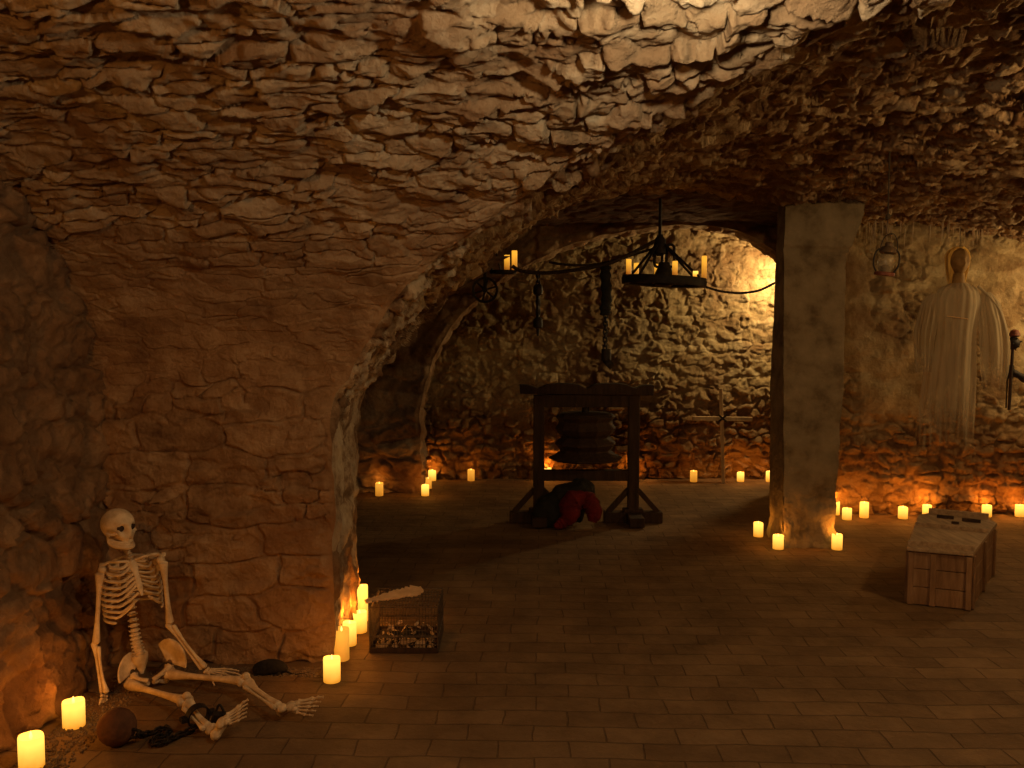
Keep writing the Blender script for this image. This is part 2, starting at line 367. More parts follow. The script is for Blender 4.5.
def facets(u, v, du, dv, seed, tilt=1.0):
    """angular chips: nearest-cell planes of random tilt"""
    X = u / du + fbm2(u / du * 0.8, v / dv * 0.8, seed + 31, 2) * 0.5; Y = v / dv + fbm2(u / du * 0.8, v / dv * 0.8, seed + 32, 2) * 0.5
    i0 = np.floor(X); j0 = np.floor(Y); F1 = np.full(X.shape, 9.0); H = np.zeros(X.shape)
    for dj in (-1, 0, 1):
        for di in (-1, 0, 1):
            c = i0 + di; r = j0 + dj
            dx = X - (c + 0.5 + (h32(c, r, seed) - 0.5) * 0.8); dy = Y - (r + 0.5 + (h32(c, r, seed + 1) - 0.5) * 0.8)
            d = dx * dx + dy * dy; nw = d < F1
            h = (h32(c, r, seed + 2) - 0.5) + tilt * (dx * (h32(c, r, seed + 3) - 0.5) + dy * (h32(c, r, seed + 4) - 0.6)) * 1.6
            H = np.where(nw, h, H); F1 = np.where(nw, d, F1)
    return H
def sstep(x, a, b):
    t = np.clip((x - a) / (b - a), 0, 1); return t * t * (3 - 2 * t)
def patch(name, P, relief, tone, mat, inward, fade=(1, 1, 1, 1), fw=0.05, wob=0.028, U=None, V=None):
    """a grid surface P[n,m,3] displaced by relief along its normal towards the point inward"""
    n, m, _ = P.shape
    du = np.gradient(P, axis=0); dv = np.gradient(P, axis=1)
    N = np.cross(du, dv); N /= (np.linalg.norm(N, axis=2, keepdims=True) + 1e-9)
    sgn = np.sign(((np.array(inward) - P) * N).sum(2, keepdims=True)); N = N * np.where(sgn == 0, 1, sgn)
    du_l = np.linalg.norm(du, axis=2); dv_l = np.linalg.norm(dv, axis=2)
    cu = np.cumsum(du_l, axis=0) - du_l; cv = np.cumsum(dv_l, axis=1) - dv_l
    f = np.ones((n, m))
    if fade[0]: f *= sstep(cu, 0, fw)
    if fade[1]: f *= sstep(cu[-1:, :] - cu, 0, fw)
    if fade[2]: f *= sstep(cv, 0, fw)
    if fade[3]: f *= sstep(cv[:, -1:] - cv, 0, fw)
    W = np.stack([vnoise3(P, 7.0, 11) + 0.5 * vnoise3(P, 15.0, 14), vnoise3(P, 7.0, 12) + 0.5 * vnoise3(P, 15.0, 15), vnoise3(P, 7.0, 13) + 0.5 * vnoise3(P, 15.0, 16)], axis=2) * wob
    Q = P + N * (relief * f)[..., None] + W
    idx = np.arange(n * m).reshape(n, m)
    F = np.stack([idx[:-1, :-1], idx[1:, :-1], idx[1:, 1:], idx[:-1, 1:]], axis=2).reshape(-1, 4)
    # wind the faces so that normals look into the room
    q0 = (np.cross(du, dv)[n // 2, m // 2] * N[n // 2, m // 2]).sum()
    if q0 < 0: F = F[:, ::-1]
    me = bpy.data.meshes.new(name)
    me.vertices.add(n * m); me.vertices.foreach_set('co', Q.reshape(-1).astype(np.float32))
    me.loops.add(F.size); me.loops.foreach_set('vertex_index', F.reshape(-1).astype(np.int32))
    me.polygons.add(len(F)); me.polygons.foreach_set('loop_start', np.arange(0, F.size, 4, dtype=np.int32))
    me.polygons.foreach_set('use_smooth', np.ones(len(F), dtype=bool))
    me.update(calc_edges=True)
    at_ = me.attributes.new('tone', 'FLOAT', 'POINT'); at_.data.foreach_set('value', np.asarray(tone, dtype=np.float32).reshape(-1))
    me.materials.append(mat)
    o = bpy.data.objects.new(name, me); COL.objects.link(o); o['kind'] = 'structure'
    return o

NW = 4.15; SPR = 1.30; YC = 1.20; AY = NW - YC; AZ = 1.35
def main_y(z):
    z = np.asarray(z, float)
    return np.where(z <= SPR, NW, YC + AY * np.sqrt(np.clip(1 - ((z - SPR) / AZ) ** 2, 0, 1)))
# cross-vault section, left jamb to right wall
SX = np.array([-0.84, -0.84, -0.74, -0.50, -0.13, 0.18, 0.45, 0.74, 1.0, 1.4, 2.0, 2.8, 3.6, 4.35, 5.0, 5.4, 5.6, 5.6])
SZ = np.array([0.0, 1.12, 1.38, 1.72, 2.00, 2.17, 2.29, 2.41, 2.49, 2.56, 2.60, 2.54, 2.42, 2.25, 1.95, 1.6, 1.2, 0.0])
def dense(n, jit=0):
    pts = curve([Vector((a, 0, b)) for a, b in zip(SX, SZ)], 400)
    A = np.array([[p.x, p.z] for p in pts]); A[:, 0] = np.clip(A[:, 0], -0.84, 5.6); A[:, 1] = np.clip(A[:, 1], 0, 2.6)
    L = np.concatenate([[0], np.cumsum(np.linalg.norm(np.diff(A, axis=0), axis=1))])
    s = np.linspace(0, L[-1], n)
    return np.interp(s, L, A[:, 0]), np.interp(s, L, A[:, 1]), s
tx, tz, ts = dense(1200)
k_ap = int(np.argmax(tz))
def rim_left(z): return np.interp(z, tz[:k_ap + 1], tx[:k_ap + 1])
def rim_right(z): return np.interp(z, tz[k_ap:][::-1], tx[k_ap:][::-1])

# --- north wall running up into the main vault
def main_profile(n_w, n_v):
    zs = np.concatenate([np.linspace(0, SPR, n_w, endpoint=False), SPR + AZ * np.sin(np.linspace(0, math.pi / 2, n_v))])
    ys = np.concatenate([np.full(n_w, NW), YC + AY * np.cos(np.linspace(0, math.pi / 2, n_v))])
    s = np.concatenate([[0], np.cumsum(np.hypot(np.diff(ys), np.diff(zs)))])
    return ys, zs, s
def wall_relief(u, v, Z):
    a, ta = rubble(u, v, 0.21, 0.062, 3, joint=0.07, tilt=1.3, off=1.1, warp=0.75)
    a2, ta2 = rubble(u, v, 0.15, 0.085, 4, joint=0.06, tilt=1.5, off=1.4, warp=0.8)
    b, tb = rubble(u, v, 0.38, 0.165, 5, joint=0.035, tilt=0.4, off=0.5, warp=0.20, jx=0.6, jy=0.22)
    bb, tbb = rubble(u, v, 0.15, 0.07, 6, joint=0.05, tilt=0.9, off=0.8, warp=0.5)
    mk = sstep(fbm2(u * 1.3, v * 3.0, 37, 3), 0.02, 0.12); b = b * (1 - mk) + bb * mk; tb = tb * (1 - mk) + tbb * mk
    nz = fbm2(u * 1.7, v * 1.7, 9, 3) * 0.35
    up = sstep(Z + nz, 1.75, 2.15); lo = 1 - sstep(Z + nz, 1.15, 1.45); pl = 1 - up - lo
    pl = np.clip(pl, 0, 1)
    sw = sstep(u + fbm2(u * 2, v * 2, 21, 3) * 0.4, -0.3, 0.2)      # coarser broken stones near the crown
    upr = (a * (1 - sw) + a2 * sw)
    plr = (a * 0.5 + 0.3 + fbm2(u * 6, v * 9, 30, 4) * 0.4)
    fc_ = facets(u, v, 0.075, 0.034, 301, 1.2); fc2 = facets(u, v, 0.16, 0.06, 305, 1.2)
    a = a + 0.45 * fc_ + 0.35 * fc2; a2 = a2 + 0.45 * facets(u, v, 0.055, 0.040, 303, 1.3) + 0.5 * fc_ + 0.4 * fc2; b = b + 0.30 * facets(u, v, 0.12, 0.07, 309, 1.2)
    pit = sstep(fbm2(u * 3.2, v * 8.0, 35, 3), 0.16, 0.34)
    upr = upr - 0.9 * pit; plr = plr - 0.5 * pit
    H = up * upr * (0.026 + 0.016 * sw) + pl * plr * 0.014 + lo * (b * 0.025 - 0.02 * pit + 0.016 * fbm2(u * 5, v * 7, 33, 5))
    return H, np.where(up > 0.5, np.where(sw > 0.5, ta2, ta) * 0.9 + 0.15, tb * 0.7 + 0.05)
def big_wall(name, x0f, x1f, nu, nw, nv):
    ys, zs, s = main_profile(nw, nv)
    x0 = x0f(zs); x1 = x1f(zs)
    t = np.linspace(0, 1, nu)[:, None]
    X = x0[None] * (1 - t) + x1[None] * t
    P = np.stack([X, np.broadcast_to(ys, X.shape), np.broadcast_to(zs, X.shape)], axis=2).copy()
    V = np.broadcast_to(s, X.shape)
    H, T = wall_relief(X, V, P[..., 2])
    return patch(name, P, H, T, M['stone_coat'], (0.5, 0, 1.2), fade=(0, 1, 0, 0))
big_wall('wall_north', lambda z: np.full(z.shape, -1.95), lambda z: np.where(z < 2.598, rim_left(z), 2.0), 540, 215, 620)
big_wall('wall_north_right', lambda z: np.where(z < 2.598, rim_right(z), 2.0), lambda z: np.full(z.shape, 5.7), 120, 50, 160)
# --- the vault behind the viewer, south wall
def back_vault():
    ph = np.linspace(math.pi / 2, math.pi, 60)
    ys = np.concatenate([YC + 2.95 * np.cos(ph), np.full(20, YC - 2.95)]); zs = np.concatenate([SPR + AZ * np.sin(ph), np.linspace(SPR, 0, 21)[1:]])
    x = np.linspace(-1.95, 5.7, 120)[:, None]
    X = np.broadcast_to(x, (120, 80)); P = np.stack([X, np.broadcast_to(ys, X.shape), np.broadcast_to(zs, X.shape)], axis=2).copy()
    s = np.concatenate([[0], np.cumsum(np.hypot(np.diff(ys), np.diff(zs)))]); V = np.broadcast_to(s, X.shape)
    H, T = rubble(X, V, 0.3, 0.11, 77)
    patch('wall_south', P, H * 0.03, T, M['stone'], (1, 1, 1.2), fade=(0, 0, 0, 0))
back_vault()
# --- left wall
def left_wall():
    y = np.linspace(-1.9, 4.2, 420)[:, None]; z = np.linspace(0, 2.75, 260)[None]
    Y = np.broadcast_to(y, (420, 260)); Z = np.broadcast_to(z, (420, 260))
    X = -1.90 + 0.05 * fbm2(Y * 2.2, Z * 2.2, 40, 4) - 0.02 * Z
    P = np.stack([X, Y, Z], axis=2)
    H, T = rubble(Y, Z, 0.34, 0.24, 41, joint=0.08, tilt=1.0, off=0.9, warp=0.6)
    patch('wall_left', P, H * 0.040 + 0.02 * fbm2(Y * 7, Z * 7, 42, 5) + 0.024 * facets(Y, Z, 0.10, 0.08, 315) + 0.02 * facets(Y, Z, 0.22, 0.16, 317), T * 0.6, M['stone_left'], (1, 1, 1.2), fade=(0, 0, 0, 0))
left_wall()
# --- cross vault: jamb of the arch, ceiling to the right
def cross_vault():
    n, m = 900, 330
    x, z, s = dense(n)
    yf = main_y(z); 
    yr_l = np.interp(z, [0, 1.05, 1.37, 1.55, 1.73, 2.0, 2.2, 3], [4.82, 4.85, 5.10, 5.6, 6.15, 6.40, 6.45, 6.45])
    yr = np.where(x < 1.9, yr_l, np.interp(x, [1.9, 2.0, 2.3, 2.4], [6.45, 6.5, 7.40, 7.55]))
    t = np.linspace(0, 1, m)[None]
    Y = yf[:, None] * (1 - t) + yr[:, None] * t
    P = np.stack([np.broadcast_to(x[:, None], Y.shape), Y, np.broadcast_to(z[:, None], Y.shape)], axis=2).copy()
    # the crown sinks a little towards the pillar
    P[..., 2] += sstep(Y, 3.3, 6.4) * np.interp(P[..., 0], [-0.6, -0.13, 0.2, 0.5, 0.9, 1.3, 1.9, 2.6, 3.5], [0, 0.14, 0.21, 0.16, 0.07, 0.0, -0.14, -0.10, 0])
    S = np.broadcast_to(s[:, None], Y.shape)
    H, T = rubble(S, Y, 0.15, 0.10, 90, joint=0.10, tilt=1.5, off=1.3, warp=0.8)
    jm = sstep(P[..., 2], 0.9, 1.5)
    H2, T2 = rubble(Y, S, 0.30, 0.26, 92, joint=0.12, tilt=0.8, off=0.8, warp=0.5)
    rock = 0.016 * fbm2(Y * 12, S * 9, 93, 5) + 0.012 * facets(Y, S, 0.10, 0.13, 313)
    patch('ceiling', P, (H + 0.5 * facets(S, Y, 0.07, 0.05, 311, 1.3)) * (0.030 + 0.012 * (P[..., 0] < 0.3)) * jm + (1 - jm) * (H2 * 0.016 + rock), T * jm + T2 * (1 - jm), M['stone_vault'], (2.2, 5.0, 1.0), fade=(0, 0, 1, 1), fw=0.04)
    # side aisle vault that branches off to the left behind the arch wall
    kk = int(np.argmax(x > 0.0)); xs, zs, ys = x[:kk], z[:kk], yr[:kk]
    t = np.linspace(0, 1, 160)[None]
    X = xs[:, None] * (1 - t) - 3.6 * t
    P = np.stack([X, np.broadcast_to(ys[:, None], X.shape), np.broadcast_to(zs[:, None], X.shape)], axis=2).copy()
    H, T = rubble(X, np.broadcast_to(s[:kk][:, None], X.shape), 0.25, 0.13, 95)
    patch('ceiling_aisle', P, H * 0.03, T, M['stone_dark'], (-1.5, 6.6, 1.0), fade=(0, 0, 1, 0))
cross_vault()
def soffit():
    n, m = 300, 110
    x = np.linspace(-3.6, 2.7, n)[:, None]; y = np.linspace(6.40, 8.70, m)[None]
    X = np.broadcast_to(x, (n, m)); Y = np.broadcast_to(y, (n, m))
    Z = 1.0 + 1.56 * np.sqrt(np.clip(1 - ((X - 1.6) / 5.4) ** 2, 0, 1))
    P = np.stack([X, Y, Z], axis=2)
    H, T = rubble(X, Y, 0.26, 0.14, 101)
    patch('ceiling_soffit', P, H * 0.02, T, M['soffit_shade'], (1, 7.5, 1), fade=(0, 0, 0, 0))
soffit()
# --- transverse wall with the far arch
def far_arch():
    n = 420
    zz = np.linspace(0, 0.66, 60, endpoint=False); th = np.linspace(math.pi, 0, n - 120)
    hx = np.where(th > math.pi / 2, 2.56, 1.5)
    x = np.concatenate([np.full(60, 1.7 - 2.56), 1.7 + hx * np.cos(th), np.full(60, 3.2)])
    z = np.concatenate([zz, 0.66 + 1.86 * np.sin(th) ** 0.94, np.linspace(0.66, 0, 60)])
    s = np.concatenate([[0], np.cumsum(np.hypot(np.diff(x), np.diff(z)))])
    cx, cz = 1.7, 0.66
    dx = x - cx; dz = np.maximum(z - cz, 0); l = np.hypot(dx, dz); dx /= l; dz /= l
    r = np.linspace(0, 1, 130)[None] ** 1.2 * 2.6
    X = x[:, None] + dx[:, None] * r; Z = z[:, None] + dz[:, None] * r
    P = np.stack([X, np.full(X.shape, 8.45), Z], axis=2)
    H, T = rubble(X, Z, 0.34, 0.16, 111, joint=0.12, warp=0.4)
    patch('wall_far', P, H * 0.04, T, M['stone_dark'], (1.7, 6, 1), fade=(0, 0, 1, 0))
    yy = np.linspace(8.45, 8.72, 30)[None]
    Pj = np.stack([np.broadcast_to(x[:, None], (n, 30)), np.broadcast_to(yy, (n, 30)), np.broadcast_to(z[:, None], (n, 30))], axis=2).copy()
    S = np.broadcast_to(s[:, None], (n, 30)); H, T = rubble(np.broadcast_to(yy, (n, 30)), S, 0.3, 0.16, 113)
    patch('trim_1', Pj, H * 0.03, T, M['stone'], (1.7, 8.5, 1.0), fade=(0, 0, 1, 0))
far_arch()
def flat_wall(name, a, b, h, nu, nv, mat, inward, fn):
    a = np.array(a, float); b = np.array(b, float); L = np.linalg.norm(b - a)
    u = np.linspace(0, L, nu)[:, None]; v = np.linspace(0, h, nv)[None]
    U = np.broadcast_to(u, (nu, nv)); V = np.broadcast_to(v, (nu, nv))
    P = np.zeros((nu, nv, 3)); P[..., :2] = a + (b - a) * (U / L)[..., None]; P[..., 2] = V
    H, T = fn(U, V)
    return patch(name, P, H, T, mat, inward, fade=(0, 0, 0, 0))
def back_fn(U, V):
    a, t = rubble(U, V, 0.22, 0.12, 121, joint=0.09, tilt=1.2, off=1.0, warp=0.6)
    b, t2 = rubble(U, V, 0.15, 0.09, 122, joint=0.14, tilt=1.6, off=1.4, warp=0.5)
    lo = 1 - sstep(V + fbm2(U * 2, V * 2, 123, 3) * 0.4, 0.7, 1.1)
    return a * 0.022 * (1 - lo) + b * 0.055 * lo + 0.03 * fbm2(U * 3, V * 3, 124, 4) + 0.012 * fbm2(U * 14, V * 18, 125, 4) + 0.016 * facets(U, V, 0.10, 0.06, 319), t * 0.8 + 0.1
flat_wall('wall_back', (-2.6, 9.27), (3.6, 9.27), 3.0, 620, 300, M['stone_back'], (1, 8, 1), back_fn)
def right_fn(U, V):
    a, t = rubble(U, V, 0.22, 0.11, 131, joint=0.09, tilt=1.1, off=0.9, warp=0.6)
    b, t2 = rubble(U, V, 0.14, 0.085, 132, joint=0.14, tilt=1.6, off=1.4, warp=0.5)
    lo = 1 - sstep(V + fbm2(U * 2, V * 2, 133, 3) * 0.4, 0.5, 0.9)
    pl = sstep(fbm2(U * 1.5, V * 1.5, 134, 3), -0.1, 0.15) * sstep(V, 0.6, 1.0)
    return (a * (1 - pl) * 0.028 + pl * (0.03 + 0.02 * fbm2(U * 5, V * 5, 135, 4))) * (1 - lo) + b * 0.034 * lo + 0.010 * fbm2(U * 13, V * 16, 136, 4) + 0.018 * facets(U, V, 0.11, 0.07, 321) * (1 - pl), t * 0.8 + 0.1
flat_wall('wall_right', (2.50, 7.51), (5.7, 7.51), 2.75, 330, 280, M['stone_back'], (4, 6, 1), right_fn)
flat_wall('wall_right_return', (2.52, 7.50), (2.52, 8.5), 2.75, 60, 140, M['stone_back'], (2, 8, 1), right_fn)
flat_wall('wall_east', (5.68, -1.8), (5.68, 7.5), 2.75, 160, 60, M['stone'], (4, 3, 1), right_fn)
flat_wall('wall_aisle', (-3.6, 4.8), (-3.6, 8.5), 2.75, 60, 60, M['stone_dark'], (0, 6.6, 1), right_fn)
# alcove roof above the far bay
mb = MB(); mb.box((0.6, 8.95, 2.86), (6.4, 0.7, 0.08)); o = mb.build('ceiling_alcove', M['stone_back']); o['kind'] = 'structure'
# --- floor
def floor():
    nx, ny = 260, 330
    x = np.linspace(-3.7, 5.8, nx)[:, None]; y = np.linspace(-1.9, 9.35, ny)[None]
    X = np.broadcast_to(x, (nx, ny)); Y = np.broadcast_to(y, (nx, ny))
    Z = 0.008 * fbm2(X * 1.6, Y * 1.6, 151, 3)
    P = np.stack([X, Y, Z], axis=2)
    patch('floor', P, np.zeros((nx, ny)), np.zeros((nx, ny)), M['floor'], (1, 3, 2), fade=(0, 0, 0, 0), wob=0.0)
floor()
# --- pillar with a corbelled head
def pillar():
    zs = np.concatenate([np.linspace(0, 2.12, 120), np.linspace(2.13, 2.62, 40)])
    # x left, x right, per height (front face); the head flares to the right
    xl = np.interp(zs, [0, 0.15, 2.1, 2.7], [1.935, 1.945, 1.905, 1.90]); xr = np.interp(zs, [0, 0.25, 1.06, 2.08, 2.10, 2.38, 2.7], [2.32, 2.305, 2.345, 2.345, 2.36, 2.455, 2.47])
    yf = np.interp(zs, [0, 0.2, 2.12, 2.14, 2.7], [6.33, 6.36, 6.36, 6.34, 6.32]); yb = np.interp(zs, [0, 1.2, 2.2, 2.7], [6.75, 6.68, 6.52, 6.50])
    n = 44; ring = []
    c = 0.025
    for k in range(4):
        for t in np.linspace(0, 1, n, endpoint=False): ring.append((k, t))
    P = np.zeros((len(ring) + 1, len(zs), 3))
    for i, (k, t) in enumerate(ring + [ring[0]]):
        if k == 0: P[i, :, 0] = xl + (xr - xl) * t; P[i, :, 1] = yf
        elif k == 1: P[i, :, 0] = xr; P[i, :, 1] = yf + (yb - yf) * t
        elif k == 2: P[i, :, 0] = xr + (xl - xr) * t; P[i, :, 1] = yb
        else: P[i, :, 0] = xl; P[i, :, 1] = yb + (yf - yb) * t
        P[i, :, 2] = zs
    H = 0.008 * fbm2(P[..., 0] * 8 + P[..., 1] * 8, P[..., 2] * 8, 161, 4)
    lo = 1 - sstep(P[..., 2], 0.12, 0.5)
    H = H + lo * 0.035 * fbm2(P[..., 0] * 11 + P[..., 1] * 13, P[..., 2] * 12, 163, 4)
    C = (2.14, 6.55, 1.2)
    o = patch('pillar', P, -H, np.zeros(H.shape), M['plaster'], C, fade=(0, 0, 0, 0), wob=0.010)
    o.data.flip_normals()
pillar()
# --- gravel in the open joint along the wall feet
def gravel():
    rnd = random.Random(5); mb = MB()
    for k in range(2600):
        if rnd.random() < 0.6: x = rnd.uniform(-1.80, -1.60); y = rnd.uniform(2.6, 4.05); 
        else: x = rnd.uniform(-1.62, -0.84); y = rnd.uniform(3.97, 4.09)
        r = rnd.uniform(0.003, 0.007)
        mb.ell((x, y, r * 0.5), (r, r * rnd.uniform(0.6, 1), r * 0.8), Euler((0, 0, rnd.uniform(0, 3))).to_matrix(), 6, 4)
    o = mb.build('gravel', M['gravel']); o['kind'] = 'stuff'
    tag(o, 'loose brown gravel in the strip along the wall feet beside the skeleton', 'gravel')
gravel()

# ------------------------------------------------------------------ candles
FIRE = (1.0, 0.32, 0.032)
crnd = random.Random(9)
def candle(loc, r, h, label, power=0.7, mat='wax', group='lit pillar candles on the floor', flame=True):
    t = thing('candle', label, 'candle', loc, group, crnd.uniform(0, 6))
    a1 = crnd.uniform(0, 6); am = 0.05 * r
    def wob(i, a): return (am * math.sin(a + a1) + am * 0.7 * math.sin(3 * a + a1 * 2)) if 3 <= i <= 6 else 0
    q = Vector(loc)
    MB().lathe([(r * 0.97, 0), (r, 0.004), (r, h * 0.5), (r, h - 0.006), (r * 0.95, h), (r * 0.82, h - 0.003), (r * 0.74, h - 0.012), (r * 0.2, h - 0.016)], q, 28, wob=wob).build('wax_body', M[mat], t, True)
    if flame:
        k = r / 0.04
        MB().lathe([(0.0015 * k, 0), (0.004 * k, 0.006 * k), (0.0055 * k, 0.012 * k), (0.004 * k, 0.021 * k), (0.0008 * k, 0.032 * k)], q + Vector((0, 0, h - 0.017)), 12).build('flame', M['flame'], t, True)
    if power: lamp('candle_light', (0, 0, h + 0.05), power * 1.5, FIRE, 0.03, parent=t)
    return t
G3 = 'lit pillar candles on the floor'
def fc(px, py, r, h, label, power=0.7, mat='wax', push=0.0):
    p = ground(px, py); p.y += push + r * 0.6; p.z = 0.0
    return candle(p, r, h, label, power, mat, G3)
fc(71, 729, 0.042, 0.105, 'bright pillar candle at the foot of the left wall near the iron ball', 0.9)
fc(28, 771, 0.043, 0.118, 'nearest pillar candle, cut by the bottom left corner of the picture', 0.9)
fc(331, 683, 0.038, 0.108, 'bright pillar candle in front of the arch jamb, nearest of that row', 0.7)
fc(341, 661, 0.036, 0.150, 'tall dim amber pillar candle standing against the arch jamb', 0.0, 'wax_dim')
fc(349, 646, 0.034, 0.115, 'pillar candle half hidden behind the tall dim amber one', 1.0)
fc(359, 633, 0.038, 0.105, 'bright pillar candle at the arch jamb left of the wire cage', 1.3)
fc(362, 622, 0.030, 0.195, 'tall slim candle furthest along the arch jamb, at the tip of the torn strip', 0.6, 'wax')
fc(379, 496, 0.037, 0.120, 'lone pillar candle before the dark wall left of the far arch', 0.35, 'wax_dim')
fc(425, 496, 0.036, 0.100, 'foremost pillar candle at the left foot of the far arch', 0.6)
fc(428, 489, 0.034, 0.105, 'dim middle pillar candle at the left foot of the far arch', 0.0, 'wax_dim')
fc(432, 481, 0.040, 0.105, 'rearmost pillar candle at the left foot of the far arch', 0.8)
fc(471, 481, 0.036, 0.115, 'lone pillar candle by the back wall left of the wooden frame', 0.25, 'wax_dim')
fc(548, 480, 0.036, 0.120, 'pillar candle at the back wall behind the left frame post', 1.3)
fc(635, 481, 0.036, 0.110, 'pillar candle at the back wall behind the right frame post', 1.1)
fc(694, 482, 0.036, 0.110, 'pillar candle at the back wall left of the wooden cross', 0.35, 'wax_dim')
fc(741, 482, 0.036, 0.095, 'bright pillar candle at the back wall right of the wooden cross', 0.9)
fc(770, 482, 0.036, 0.105, 'pillar candle at the back wall partly hidden by the pillar edge', 0.6)
fc(759, 537, 0.036, 0.105, 'pillar candle on the floor just left of the pillar', 0.35)
fc(779, 550, 0.038, 0.100, 'pillar candle in front of the left corner of the pillar', 0.8)
fc(838, 550, 0.037, 0.108, 'pillar candle in front of the right corner of the pillar', 0.6)
fc(836, 515, 0.037, 0.110, 'pillar candle by the right wall partly hidden behind the pillar', 0.7)
fc(846, 519, 0.038, 0.090, 'short pillar candle by the right wall next to the pillar', 1.1, push=-0.04)
fc(865, 518, 0.036, 0.125, 'taller pillar candle by the right wall, second from the pillar', 0.8)
fc(904, 519, 0.038, 0.095, 'pillar candle by the right wall left of the coffin', 1.5)
fc(928, 517, 0.036, 0.095, 'pillar candle peeking out above the back of the coffin lid', 1.5)
fc(988, 517, 0.038, 0.095, 'pillar candle by the right wall under the gauze ghost, right of the coffin lid', 1.6)
fc(1021, 517, 0.036, 0.095, 'pillar candle by the right wall at the right edge of the picture', 1.4)

